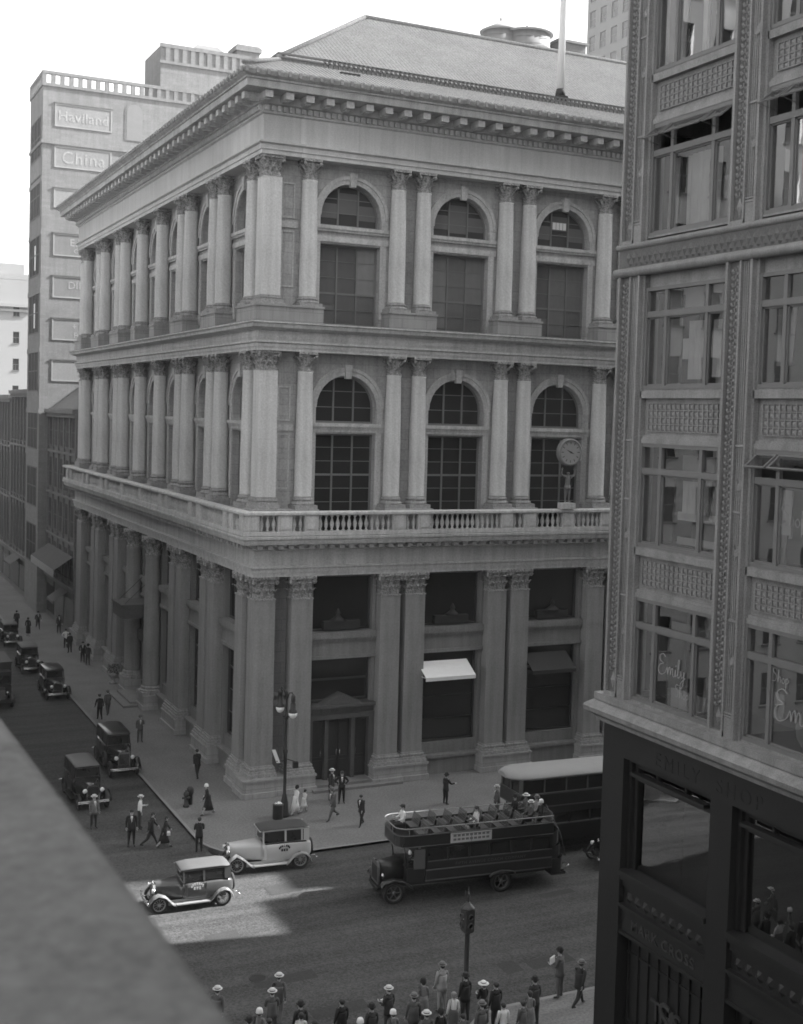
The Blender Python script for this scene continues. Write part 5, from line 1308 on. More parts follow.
# upper deck: floor, curved dash, panels, rail
mb=MB(); mb.box(-2.25,5.3,-1.12,1.12,2.62,2.70)
out=[(-2.25,-1.14),(5.0,-1.14)]+[(5.0+.55*math.sin(R(a)),-1.14+.55*(1-math.cos(R(a)))) for a in (20,45,70,90)]+[(5.55,.59)]+[(5.0+.55*math.cos(R(a)),.59+.55*math.sin(R(a))) for a in (20,45,70,90)]+[(-2.25,1.14)]
ins=[(x-.05*(1 if x>5 else 0),y*(1-.04)) for x,y in out]
mb.loft([[(x,y,2.56) for x,y in out],[(x,y,3.14) for x,y in out],[(x,y,3.14) for x,y in ins],[(x,y,2.56) for x,y in ins]],closed=False,cap=False,smooth=False)
for zz in (2.58,3.10):
    mb.tube([(x,y*1.008,zz) for x,y in out],.022,4,1)
ud=mb.build('upper_deck',[B,PAINT['busb']],bt)
mb=MB(); mb.tube([(x,y,3.42) for x,y in out],.028,6)
for x in (-2.2,-1.3,.1,1.5,2.9,4.3,5.0):
    for s_ in (-1,1): mb.tube([(x,s_*1.13,3.12),(x,s_*1.13,3.42)],.018,5)
for y in (-.4,.4): mb.tube([(5.55,y,3.12),(5.55,y,3.42)],.018,5)
mb.build('rail',[PAINT['rail']],ud)
for k in range(9):
    for s_ in (-1,1):
        q=MB(); xx=4.45-.78*k
        q.box(xx-.36,xx,s_*.58-.42,s_*.58+.42,3.0,3.06)
        for j in range(5): q.add([(xx-.36-.02*j-.0,s_*.58-.42,3.06+.09*j),(xx-.36-.02*j,s_*.58+.42,3.06+.09*j),(xx-.375-.02*j,s_*.58+.42,3.13+.09*j),(xx-.375-.02*j,s_*.58-.42,3.13+.09*j)],[(0,1,2,3)])
        for yy in (-.42,.42): q.tube([(xx-.34,s_*.58+yy,2.70),(xx-.36,s_*.58+yy,3.06),(xx-.47,s_*.58+yy,3.52)],.022,5)
        q.tube([(xx-.47,s_*.58-.42,3.52),(xx-.47,s_*.58+.42,3.52)],.022,5); q.tube([(xx-.05,s_*.58-.4,2.7),(xx-.05,s_*.58-.4,3.0)],.018,4)
        q.build('seat',[PAINT['seat']],bt)
mb=MB(); mb.box(.95,3.0,1.17,1.20,2.62,3.06); so_=mb.build('advert_sign',[mat('advert_paint',.48,.7,.15,3)],bt)
mb=MB()
for z in (2.72,2.9):
    for k in range(9): 
        x=1.08+.205*k; mb.box(x,x+.15,1.20,1.205,z,z+.1)
mb.box(1.0,2.95,1.20,1.206,3.0,3.02); mb.box(1.95,1.98,1.2,1.206,2.64,3.0); mb.build('advert_print',[mat('print_grey',.14,.7,.2,5)],so_)
# bonnet, cab, radiator, guards
mb=MB(); mb.loft([bodysec(6.12,.40,.85,1.62,.04,pw=5),bodysec(5.0,.52,.85,1.75,.04,pw=5)]); mb.build('hood',[B],bt)
mb=MB(); mb.loft([[(6.12,a,b) for a,b in ((-.44,.75),(.44,.75),(.46,1.55),(.3,1.74),(-.3,1.74),(-.46,1.55))],[(6.22,a,b) for a,b in ((-.44,.75),(.44,.75),(.46,1.55),(.3,1.74),(-.3,1.74),(-.46,1.55))]],smooth=False); mb.lathe([(0,0),(.07,0),(.05,.07),(0,.09)],8,(6.17,0,1.74)); ra=mb.build('radiator',[PAINT['busb']],bt)
mb=MB(); mb.box(6.22,6.226,-.36,.36,.85,1.56); mb.build('grille',[M['iron']],ra)
mb=MB(); mb.box(4.15,5.0,-.98,.98,.9,1.55); mb.box(4.95,5.05,-.95,.95,1.55,1.62); mb.tube([(5.0,-.92,1.6),(5.15,-.92,2.6)],.03,5); mb.tube([(5.0,.92,1.6),(5.15,.92,2.6)],.03,5)
mb.tube([(4.75,.35,1.6),(4.45,.35,1.95)],.02,5); mb.lathe([(.2,0),(.22,.02),(.2,.04),(.2,0)],12,(4.45,.35,1.95),cap=False); mb.build('cab',[B],bt)
mb=MB(); mb.box(4.16,4.7,HW-.1,HW-.04,1.5,2.4,0); mb.build('cab_door',[PAINT['busb']],bt)
for s_ in (-1,1):
    strip_fender([(6.25,.9),(6.1,1.08),(FWX,1.16),(5.2,1.06),(4.9,.85),(4.7,.7)],.36,s_*.92,None,1).build('fender',[B],bt)
    strip_fender([(.95,.9),(.75,1.05),(RWX,1.12),(-.2,1.04),(-.4,.9)],.4,s_*.95,None,1).build('fender',[B],bt)
    mb=MB(); mb.lathe([(0,-.16),(.1,-.08),(.135,0),(0,.03)],12,(6.12,s_*.72,1.25),axis='x'); mb.build('headlight',[M['chrome']],bt)
    for xx in (FWX,RWX):
        tt,mm,dd=wheel_pair(.50,.2,6); w_=tt.build('wheel',[M['rubber']],bt,(xx,s_*.94,.5)); mm.build('rim',[PAINT['busb']],w_)
    mb=MB(); mb.lathe([(.06,0),(.09,.1),(.05,.2),(0,.24)],8,(4.9,s_*.98,2.2)); mb.build('side_lamp',[PAINT['lens']],bt)
mb=MB(); mb.box(-2.2,6.1,-.42,.42,.55,.85); mb.box(6.2,6.28,-.6,.6,.55,.66); mb.tube([(FWX,-.9,.5),(FWX,.9,.5)],.06,6); mb.tube([(RWX,-.9,.5),(RWX,.9,.5)],.09,6); mb.build('chassis',[M['iron']],bt)
# rear platform and outside stair with curved panel
mb=MB(); mb.box(-3.0,-2.25,-1.08,1.08,.55,.68)
pts=[(-2.25,1.12),(-2.7,1.08),(-2.98,.75),(-3.02,.2)]
for z0,z1,of in ((.68,1.35,0),(1.35,1.95,.3),(1.95,2.6,.5)):
    mb.loft([[(x+of*.4,y-of*.2,z0) for x,y in pts],[(x+of*.4,y-of*.2,z1) for x,y in pts]],closed=False,cap=False,smooth=True)
for k in range(7): mb.box(-2.95+.1*k,-2.6+.1*k,1.0-.25*k-.5,1.0-.25*k,.68+.27*k,.74+.27*k)
mb.tube([(-3.02,.2,.7),(-3.02,.2,2.4),(-2.7,-.6,3.4)],.025,5); mb.tube([(-3.0,1.0,1.4),(-2.9,.6,2.4),(-2.3,-.2,3.5)],.025,5)
mb.build('rear_stair',[B],bt)
mb=MB(); mb.tube([(-3.05,.9,.75),(-3.25,.9,.9),(-3.25,.5,.9),(-3.05,.5,.75)],.025,5); mb.build('rear_bumper',[M['chrome']],bt)
# ------------------------------------------------------------------ covered double-deck bus behind it
b2=thing('double_decker_bus','dark covered double-deck bus with a pale rounded roof, partly behind the shop corner','bus',(14.4,-13.15,RZ),R(177.5))
mb=MB(); hw=1.12; mb.box(-5.2,4.6,-hw,hw,.75,1.6); mb.box(-5.2,4.6,-hw,hw,2.15,2.55); mb.box(-5.2,5.0,-hw,hw,2.55,3.2); mb.box(-5.2,5.0,-hw-.02,hw+.02,2.5,2.56,1); mb.box(-5.2,5.0,-hw-.02,hw+.02,3.16,3.24,1); mb.box(-5.2,4.6,-hw-.02,hw+.02,1.55,1.61,1)
for s_ in (-1,1):
    y0,y1=(hw-.08,hw) if s_>0 else (-hw,-hw+.08)
    for k in range(9): xx=-5.2+1.215*k; mb.box(xx,xx+.09,y0,y1,1.6,2.15); 
    for k in range(9): xx=-5.2+1.26*k; mb.box(xx,xx+.07,y0,y1,3.2,3.98,1)
mb.box(4.9,5.0,-hw+.08,-hw+.2,3.2,3.98,1); mb.box(4.9,5.0,hw-.2,hw-.08,3.2,3.98,1); mb.box(4.9,5.0,-.05,.05,3.2,3.98,1)
bo=mb.build('body',[B,PAINT['busb']],b2)
for s_ in (-1,1):
    for k in range(8):
        q=MB(); xx=-5.11+1.215*k; q.box(xx,xx+1.12,s_*(hw-.06)-.006,s_*(hw-.06)+.006,1.6,2.15); q.build('window',[PAINT['glass']],b2)
        q=MB(); xx=-5.13+1.26*k; q.box(xx,xx+1.19,s_*(hw-.06)-.006,s_*(hw-.06)+.006,3.24,3.98); q.build('window',[PAINT['glass']],b2)
q=MB(); q.box(4.93,4.945,-hw+.2,hw-.2,3.24,3.98); q.build('window',[PAINT['glass']],b2)
S=[]
for xx,k in ((-5.25,.92),(-5.0,1),(3.6,1),(4.5,.97),(5.0,.86),(5.35,.6),(5.5,.3)):
    S.append([(xx,-1.2*k,3.96),(xx,-1.16*k,4.08),(xx,-.85*k,4.25),(xx,-.4*k,4.34*1),(xx,.4*k,4.34),(xx,.85*k,4.25),(xx,1.16*k,4.08),(xx,1.2*k,3.96)])
S=[[(x,y,3.96+(z-3.96)*min(1,.45+.55*(abs(r[0][1])/1.2))) for x,y,z in r] for r in S]
mb=MB(); mb.loft(S); mb.build('roof',[PAINT['canv']],b2)
mb=MB(); mb.loft([bodysec(6.6,.42,.8,1.6,.04,pw=5),bodysec(4.6,.56,.8,1.75,.04,pw=5)]); mb.build('hood',[B],b2)
mb=MB(); mb.box(6.6,6.7,-.45,.45,.7,1.7); mb.build('radiator',[PAINT['busb']],b2)
for s_ in (-1,1):
    strip_fender([(6.6,.9),(6.3,1.1),(5.8,1.16),(5.3,1.02),(4.9,.75)],.36,s_*.92,None,1).build('fender',[B],b2)
    for xx in (5.8,-2.6):
        tt,mm,dd=wheel_pair(.5,.2,6); w_=tt.build('wheel',[M['rubber']],b2,(xx,s_*.95,.5)); mm.build('rim',[PAINT['busb']],w_)
mb=MB(); mb.box(-5.0,6.5,-.42,.42,.5,.8); mb.build('chassis',[M['iron']],b2)
# ------------------------------------------------------------------ street furniture
lp=thing('street_lamp','black twin lamp post with two white glass bowls on the corner pavement','street lamp',(.55,-4.0,0)); lp.scale=(1,1,1.15)
a=MB(); a.lathe([(.30,0),(.30,.12),(.24,.2),(.2,.7),(.17,.8),(.13,1.0),(.09,1.1),(.085,3.0),(.12,3.05),(.12,3.15),(.075,3.2),(.065,4.6),(.11,4.65),(.1,4.8),(.06,4.9),(.05,5.7),(.1,5.75),(.05,5.95),(0,6.1)],14)
for s_ in (-1,1): a.tube([(0,0,5.55),(s_*.12,-s_*.09,5.95-s_*.06),(s_*.24,-s_*.18,6.02-s_*.12),(s_*.29,-s_*.22,5.9-s_*.12)],.035,6)
a.tube([(-.16,.12,4.75),(.16,-.12,4.75)],.03,5); a.build('post',[M['iron']],lp)
for s_ in (-1,1):
    c=(s_*.29,-s_*.22,5.0-s_*.12)
    q=MB(); q.lathe([(.05,.95),(.12,.85),(.12,.62),(.09,.58),(.15,.5),(.15,.25),(.2,.2),(.24,.12),(.24,.08)],12,c); h=q.build('lamp_housing',[M['iron']],lp)
    q=MB(); q.lathe([(.235,.08),(.23,-.02),(.17,-.13),(.08,-.19),(0,-.21)],14,c); q.build('lamp_globe',[mat('opal_glass',.8,.25,.04,4)],h)
q=MB(); q.add([(-.75,.1,3.2),(-.55,-.05,3.2),(-.55,-.05,3.85),(-.75,.1,3.85),(-.74,.12,3.2),(-.54,-.03,3.2),(-.54,-.03,3.85),(-.74,.12,3.85)],[(0,1,2,3),(4,5,6,7),(0,1,5,4),(1,2,6,5),(2,3,7,6),(3,0,4,7)]); 
v=[(x*.8-.0,y,z-.0) for x,y,z in q.v]; q.v=[(x+ (z-3.5)*-.45,y,z-.65+(x+.6)*.2) for x,y,z in v]; sg=q.build('street_sign',[M['white']],lp)
q=MB(); q.tube([(0,0,2.65),(-.5,.05,2.65)],.025,5); q.tube([(0,0,2.75),(.62,-.05,2.55)],.025,5); q.box(.45,.72,-.12,.08,2.27,2.55); q.build('bracket',[M['iron']],lp)
q=MB(); q.lathe([(.27,0),(.29,.05),(.29,.72),(.3,.74),(.3,.8),(.22,.84)],14); wbk=q.build('litter_bin',[M['iron']],None,(.08,-4.3,0)); tag(wbk,'dark iron litter bin with crumpled paper at the foot of the twin lamp post','litter bin')
q=MB(); rr=random.Random(5)
for k in range(7): q.ellip((rr.uniform(-.14,.14),rr.uniform(-.14,.14),.84),(.08,.07,.06),6,4)
q.build('paper',[M['canvas']],wbk)
# traffic signal post with a winged figure
tp=thing('traffic_signal','bronze traffic signal post topped by a small winged figure among the waiting crowd','traffic signal',(-.25,-26.1,0))
a=MB(); a.lathe([(.24,0),(.24,.15),(.18,.25),(.14,.6),(.10,.7),(.095,2.35),(.13,2.4),(.1,2.45)],12); a.build('post',[M['bronze']],tp)
a=MB(); a.prism([(-.17,-.22),(.17,-.22),(.22,-.17),(.22,.17),(.17,.22),(-.17,.22),(-.22,.17),(-.22,-.17)],2.5,3.32); a.prism([(-.15,-.15),(.15,-.15),(.15,.15),(-.15,.15)],2.42,2.5); a.lathe([(.26,3.32),(.26,3.37),(.2,3.45),(.1,3.52),(.09,3.58)],10); hd=a.build('signal_head',[M['bronze']],tp)
for k,(dx,dy) in enumerate(((0,-1),(-1,0))):
    for z in (2.75,3.08):
        q=MB(); 
        if dy: q.lathe([(.11,-.02),(.11,.08),(.09,.08),(.09,0)],12,(0,-.22,z),axis='y'); q.v=[(x,-.44-y,z_) for x,y,z_ in q.v]
        else: q.lathe([(.11,0),(.11,-.08),(.09,-.08),(.09,0)],12,(-.22,0,z),axis='x')
        q.build('visor',[M['bronze']],hd)
q=MB(); q.lathe([(0,-.02),(.03,0),(0,.02)],8,(-.235,-.1,3.0)); q.build('signal_lens',[PAINT['lens']],hd)
# the winged figure
q=MB(); q.tube([(0,0,3.58),(.02,0,3.72),(.0,0,3.86),(-.01,0,3.98)],[.03,.04,.055,.035],6); q.tube([(.03,.03,3.58),(.0,.02,3.75)],[.02,.035],5); q.ellip((0,0,4.03),(.035,.035,.045),6,4)
q.tube([(0,.05,3.93),(.05,.1,4.02),(.08,.1,4.14)],[.02,.016,.01],5); q.tube([(0,-.05,3.93),(-.05,-.09,3.85),(-.02,-.12,3.78)],[.02,.016,.01],5)
q.add([(-.03,.02,3.92),(-.14,.04,4.06),(-.12,.04,3.82),(-.03,-.02,3.92),(-.14,-.04,4.06),(-.12,-.04,3.82)],[(0,1,2),(3,4,5),(0,1,4,3),(1,2,5,4),(2,0,3,5)])
q.build('winged_figure',[M['bronze']],tp)
# hydrant with a standpipe, flower urn, canvas stand at the side entrance
q=MB(); q.lathe([(.18,0),(.18,.1),(.12,.14),(.12,.62),(.16,.66),(.15,.78),(.06,.86),(.05,.94)],12); q.tube([(-.22,0,.5),(.22,0,.5)],.06,8); q.tube([(0,-.2,.5),(0,0,.5)],.07,8); tag(q.build('hydrant',[M['iron']],None,(-3.95,-.62,0)),'black fire hydrant on the side street pavement beside the walking woman','hydrant')
q=MB(); q.lathe([(.14,0),(.14,.6),(.2,.66),(.2,.9),(.1,1.0)],10); q.box(-.16,.16,-.06,.06,.55,.62); tag(q.build('standpipe',[M['iron']],None,(-3.62,-.25,0)),'stubby black standpipe just behind the fire hydrant','standpipe')
q=MB(); q.lathe([(.3,0),(.3,.1),(.12,.2),(.1,.35),(.3,.6),(.42,.75),(.4,.8)],12); ur=tag(q.build('urn',[M['stone_dk']],None,(-.9,31.3,0)),'stone urn with a clipped shrub near the side entrance','urn')
q=MB(); rr=random.Random(9)
for k in range(160):
    a_=rr.uniform(0,2*PI); r_=rr.uniform(.1,.5); z=rr.uniform(.75,1.5); d=rr.uniform(.05,.12)
    p=Vector((r_*math.cos(a_),r_*math.sin(a_),z)); n=Vector((rr.uniform(-1,1),rr.uniform(-1,1),rr.uniform(-1,1))).normalized(); t_=n.orthogonal().normalized(); b_=n.cross(t_)
    q.add([tuple(p+t_*d),tuple(p+b_*d*.5),tuple(p-t_*d),tuple(p-b_*d*.5)],[(0,1,2,3)])
q.build('shrub',[mat('shrub_leaf',.05,.7,.3,4)],ur)

# ------------------------------------------------------------------ people
SK=dict(skin=mat('skin',.34,.6,.06,4),hair=mat('dark_hair',.03,.7,.1,6),hairg=mat('grey_hair',.2,.7,.1,6),shoe=mat('shoe_leather',.025,.4,.1,6),
 black=mat('black_cloth',.02,.9,.15,5),dark=mat('charcoal_cloth',.036,.9,.15,5),mid=mat('grey_cloth',.09,.9,.15,5),lightg=mat('light_suit_cloth',.26,.9,.12,5),white=mat('white_shirt',.62,.9,.06,5),
 print=mat('print_cotton',.15,.9,.5,9),straw=mat('straw_hat',.50,.8,.08,9),felt=mat('dark_felt',.022,.9,.1,6),feltg=mat('grey_felt',.14,.9,.1,6),band=mat('hat_band',.02,.7,.1,6),bronze=mat('statue_bronze',.15,.6,.3,6),whitehat=mat('white_hat',.66,.85,.05,6),tie=mat('dark_tie',.015,.7,.1,5))
PEOPLE=[]
def limb_dir(swing,side=0): return Vector((math.sin(swing),side,-math.cos(swing)))
def skeleton(pose,female,ph):
    """joints with radii, edges with a zone; facing +x, standing height 1.70 without a hat"""
    V=[];E=[];Z={}
    def v(p,r): V.append((Vector(p),r)); return len(V)-1
    def e(a,b,z): E.append((a,b)); Z[(a,b)]=z
    sit=pose.startswith('sit'); zh=.46 if sit else .90
    lean=.10 if pose=='walk' else (.03 if not sit else -.03)
    pel=v((0,0,zh+.02),.135); wa=v((lean*.35,0,zh+.20),.118 if female else .128); ch=v((lean*.7,0,zh+.40),.135 if female else .155); nb=v((lean,0,zh+.535),.075); nk=v((lean+.01,0,zh+.60),.052)
    e(pel,wa,'top'); e(wa,ch,'top'); e(ch,nb,'top'); e(nb,nk,'skin')
    h1=v((lean+.025,0,zh+.66),.068); h2=v((lean+.02,0,zh+.735),.092); h3=v((lean+.01,0,zh+.79),.07); e(nk,h1,'skin'); e(h1,h2,'skin'); e(h2,h3,'skin')
    sw=.16 if female else .185; hands=[]
    for s_ in (-1,1):
        sh=v((lean*.9,s_*sw,zh+.50),.062 if female else .07); e(nb,sh,'top')
        S=V[sh][0]
        if pose=='atlas': d1=Vector((.02,s_*.75,.5)); d2=Vector((.05,-s_*.1,1))
        elif pose=='fold': d1=Vector((.25,s_*.16,-1)); d2=Vector((.9,-s_*.5,.25))
        elif pose=='pocket': d1=Vector((-.25,s_*.45,-1)); d2=Vector((.45,-s_*.25,-1))
        elif pose=='hips': d1=Vector((-.2,s_*.8,-1)); d2=Vector((.3,-s_*.9,-.7))
        elif pose=='carry' and s_==1: d1=Vector((.1,s_*.2,-1)); d2=Vector((1,-.2,.15))
        elif pose=='point' and s_==-1: d1=Vector((.5,s_*.3,-.7)); d2=Vector((1,s_*.2,.1))
        elif sit: d1=Vector((.3,s_*.2,-1)); d2=Vector((1,-s_*.2,-.25))
        else:
            a=(-1)**(s_<0)*ph*.55 if pose=='walk' else .05; d1=Vector((math.sin(a)*1,s_*.18,-1)); d2=Vector((math.sin(a)+.28,s_*.02,-1))
        d1.normalize(); d2.normalize()
        el=v(S+d1*.275,.05); wr=v(S+d1*.275+d2*.235,.033); e(sh,el,'top'); e(el,wr,'top'); hands.append((V[wr][0],d2,s_))
    for s_ in (-1,1):
        hp=v((0,s_*.085,zh-.04),.108 if not female else .112); e(pel,hp,'bottom')
        Hh=V[hp][0]
        if sit: kn=v(Hh+Vector((.42,s_*.03,.03)),.075); an=v(Hh+Vector((.44,s_*.03,-.37)),.045)
        elif pose=='walk':
            a=s_*ph*.42; kb=.12 if a>0 else .45*abs(ph)
            kn=v(Hh+Vector((math.sin(a+.10),0,-math.cos(a+.10)))*.415,.07); a2=a-kb; an=v(V[kn][0]+Vector((math.sin(a2),0,-math.cos(a2)))*.40,.042)
        elif pose=='crouch': kn=v(Hh+Vector((.3,s_*.08,-.2)),.075); an=v(Hh+Vector((.05,s_*.08,-.48)),.045)
        else: kn=v(Hh+Vector((.02,s_*.025,-.41)),.07); an=v(Hh+Vector((-.01,s_*.04,-.80)),.042)
        e(hp,kn,'bottom'); e(kn,an,'skin' if female else 'bottom')
        A=V[an][0]; to=v(A+Vector((.17,s_*.03,-.035)),.036); e(an,to,'shoe'); hl=v(A+Vector((-.03,0,-.03)),.038); e(an,hl,'shoe')
    return V,E,Z,hands,(V[h2][0],V[nk][0],V[ch][0],zh)
def hand_into(mb,p,d,s_,m):
    d=Vector(d).normalized(); side=d.orthogonal().normalized(); n=d.cross(side)
    def P(a,b,c): return tuple(p+d*a+side*b+n*c)
    mb.add([P(-.01,-.036,-.014),P(-.01,.036,-.014),P(-.01,.036,.014),P(-.01,-.036,.014),P(.085,-.042,-.013),P(.085,.042,-.013),P(.085,.042,.013),P(.085,-.042,.013)],[(0,1,2,3),(4,5,6,7),(0,1,5,4),(1,2,6,5),(2,3,7,6),(3,0,4,7)],m,True)
    for k,(b,l) in enumerate(((-.032,.068),(-.011,.08),(.011,.074),(.032,.056))):
        mb.tube([P(.08,b,0),P(.08+l*.55,b,.012),P(.08+l*.9,b,.034)],[.010,.009,.007],5,m)
    mb.tube([P(.01,-.036,.0),P(.05,-.068,.014),P(.085,-.066,.03)],[.012,.010,.008],5,m)
def person(label,x,y,heading,pose='walk',h=1.74,top='dark',bottom=None,hat=None,female=False,ph=1.0,hair='hair',z=None,group='people in the street',skirt=None,cat='person',extra=None,shirt=True,name='person'):
    PEOPLE.append(dict(label=label,x=x,y=y,heading=R(heading),pose=pose,h=h,top=top,bottom=bottom or top,hat=hat,female=female,ph=ph,hair=hair,z=z,group=group,skirt=skirt,cat=cat,extra=extra or [],shirt=shirt,name=name))
def make_people():
    tmp=[]
    for p in PEOPLE:
        V,E,Z,hands,key=skeleton(p['pose'],p['female'],p['ph']); p['sk']=(V,E,Z,hands,key)
        me=bpy.data.meshes.new('skel'); me.from_pydata([tuple(v[0]) for v in V],E,[])
        ob=bpy.data.objects.new('skel',me); COL.objects.link(ob)
        md=ob.modifiers.new('skin','SKIN'); md.branch_smoothing=.6; md.use_smooth_shade=True
        for i,(q,r) in enumerate(V):
            sv=me.skin_vertices[0].data[i]; sv.radius=(r*1.1,r*1.1); sv.use_root=(i==0)
        sb=ob.modifiers.new('sub','SUBSURF'); sb.levels=1; sb.render_levels=1
        tmp.append(ob)
    dg=bpy.context.evaluated_depsgraph_get()
    for ob,p in zip(tmp,PEOPLE):
        V,E,Z,hands,(hc,nk,chp,zh)=p['sk']
        em=bpy.data.meshes.new_from_object(ob.evaluated_get(dg))
        vs=[tuple(v.co) for v in em.vertices]; fs=[list(f.vertices) for f in em.polygons]
        zones=[]
        segs=[(V[a][0],V[b][0],V[a][1],V[b][1],Z[(a,b)]) for a,b in E]
        for f in em.polygons:
            c=f.center; best=None
            for a,b,ra,rb,zn in segs:
                ab=b-a; t=max(0,min(1,(c-a).dot(ab)/max(1e-9,ab.length_squared))); d=(c-a-ab*t).length-(ra+(rb-ra)*t)
                if best is None or d<best[0]: best=(d,zn)
            zones.append(best[1])
        bpy.data.meshes.remove(em)
        mats=[SK[p['top']],SK[p['bottom']],SK['skin'] if p['name']!='statue' else SK['bronze'],SK['shoe'] if p['name']!='statue' else SK['bronze']]
        mi={'top':0,'bottom':1,'skin':2,'shoe':3}
        mb=MB(); mb.add(vs,fs,0,True); mb.m=[mi[z] for z in zones]
        # face: nose, dark eyes, ears, chin; hands with fingers
        mb.add([tuple(hc+Vector(q)) for q in ((.085,-.018,-.03),(.085,.018,-.03),(.118,0,-.03),(.092,0,.02))],[(0,1,2),(0,2,3),(2,1,3)],2)
        for s_ in (-1,1): mb.ellip(tuple(hc+Vector((-.005,s_*.092,-.01))),(.022,.012,.032),6,4,2)
        for s_ in (-1,1): mb.ellip(tuple(hc+Vector((.083,s_*.033,.012))),(.012,.016,.009),6,4,3)
        mb.box(hc.x+.075,hc.x+.089,hc.y-.025,hc.y+.025,hc.z-.066,hc.z-.056,3)
        for wp,d,s_ in hands: hand_into(mb,wp,d,s_,2)
        k=p['h']/1.70; zz=p['z'] if p['z'] is not None else (RZ if p['y']<-9.4 and p['y']>-27.4 or p['x']<-4.95 else 0)
        foot=min(v[2] for v in mb.v) if not p['pose'].startswith('sit') else 0
        if p['pose']!='crouch' or True: mb.v=[(a,b,c-foot) for a,b,c in mb.v]
        body=mb.build(p['name'],mats,None,(p['x'],p['y'],zz),(0,0,p['heading']),recalc=False); body.scale=(k,k,k)
        tag(body,p['label'],p['cat'],p['group'])
        dz=Vector((0,0,-foot)); hc=hc+dz; nk=nk+dz; chp=chp+dz; zh=zh-foot
        def child(nm,q,m): o=q.build(nm,[m],body); return o
        if p['name']=='statue': bpy.data.objects.remove(ob); p['ob']=body; continue
        # hair
        if p['hair']:
            q=MB(); top=.62
            vs2=[];n=10
            q.lathe([(.098,-.02),(.104,.03),(.095,.07),(.06,.105),(0,.115)],n,(hc.x-.012,hc.y,hc.z),0)
            if p['female']: q.ellip((hc.x-.05,hc.y,hc.z-.035),(.07,.085,.075),8,5)
            else: q.ellip((hc.x-.045,hc.y,hc.z-.01),(.065,.082,.07),8,5)
            child('hair',q,SK[p['hair']])
        ht=p['hat']
        if ht:
            kind,hm=ht.split(':') if ':' in ht else (ht,{'straw':'straw','bowler':'felt','fedora':'feltg','cloche':'felt','cap':'dark','wide':'straw'}[ht])
            q=MB(); c=(hc.x-.005,hc.y,hc.z+.045)
            prof={'straw':[(.10,0),(.172,.0),(.174,.012),(.106,.016),(.104,.085),(.0,.09)],
                  'bowler':[(.10,0),(.135,.012),(.15,.03),(.104,.012),(.106,.05),(.09,.10),(.05,.125),(0,.13)],
                  'fedora':[(.10,0),(.16,-.006),(.162,.006),(.106,.012),(.10,.08),(.07,.115),(.03,.10),(0,.10)],
                  'cloche':[(.125,-.06),(.118,-.02),(.112,.03),(.09,.08),(.05,.105),(0,.11)],
                  'cap':[(.11,0),(.118,.03),(.09,.06),(0,.07)],
                  'wide':[(.10,0),(.20,-.02),(.202,-.008),(.108,.014),(.1,.06),(.06,.09),(0,.095)]}[kind]
            q.lathe(prof,14,c)
            if kind=='cap': q.box(hc.x+.08,hc.x+.16,-.07,.07,c[2]+.0,c[2]+.012)
            ho=child('hat',q,SK[hm])
            if kind in ('straw','fedora','wide'):
                q=MB(); q.lathe([(.1075,.016),(.1085,.045)],14,c,cap=False); q.build('hat_band',[SK['band']],ho)
        if p['female'] or p['skirt']:
            q=MB(); st=p['skirt'] or p['bottom']; hem=.30 if p['h']>1.4 else .45
            if p['pose'].startswith('sit'): pass
            else:
                secs=[]; stride=.10 if p['pose']=='walk' else 0
                for z_,rx,ry in ((zh+.24,.125,.145),(zh+.10,.145,.165),(zh-.05,.165,.185),(zh-.25,.18+stride*.4,.19),(hem,.21+stride,.205)):
                    secs.append([(rx*math.cos(2*PI*j/14)*(1+.05*math.sin(j*2.1)),ry*math.sin(2*PI*j/14)*(1+.05*math.sin(j*2.1)),z_) for j in range(14)])
                q.loft(secs); child('skirt',q,SK[st])
        elif not p['pose'].startswith('sit') and p['top']!='white':
            q=MB(); secs=[]
            for z_,rx,ry in ((zh+.42,.15,.18),(zh+.2,.138,.165),(zh+.02,.155,.185),(zh-.13,.165,.195)):
                secs.append([(rx*math.cos(2*PI*j/12)+.02,ry*math.sin(2*PI*j/12),z_) for j in range(12)])
            q.loft(secs); child('jacket',q,SK[p['top']])
            if p['shirt']:
                q=MB(); x0=chp.x+.155; q.add([(x0+.0,-.05,chp.z+.10),(x0+.0,.05,chp.z+.10),(x0+.03,0,chp.z-.14)],[(0,1,2)]); q.add([(x0-.05,-.05,chp.z+.15),(x0-.05,.05,chp.z+.15),(x0+.0,.05,chp.z+.10),(x0+.0,-.05,chp.z+.10)],[(0,1,2,3)]); so_=child('shirt',q,SK['white'])
                q=MB(); q.add([(x0+.006,-.012,chp.z+.1),(x0+.006,.012,chp.z+.1),(x0+.034,0,chp.z-.13)],[(0,1,2)]); q.build('tie',[SK['tie']],so_)
        for ex in p['extra']:
            (c,r_,m_,nm)=ex; q=MB(); q.box(c[0]-r_[0],c[0]+r_[0],c[1]-r_[1],c[1]+r_[1],c[2]-r_[2],c[2]+r_[2]); q.build(nm,[SK[m_]],body)
        bpy.data.objects.remove(ob); p['ob']=body
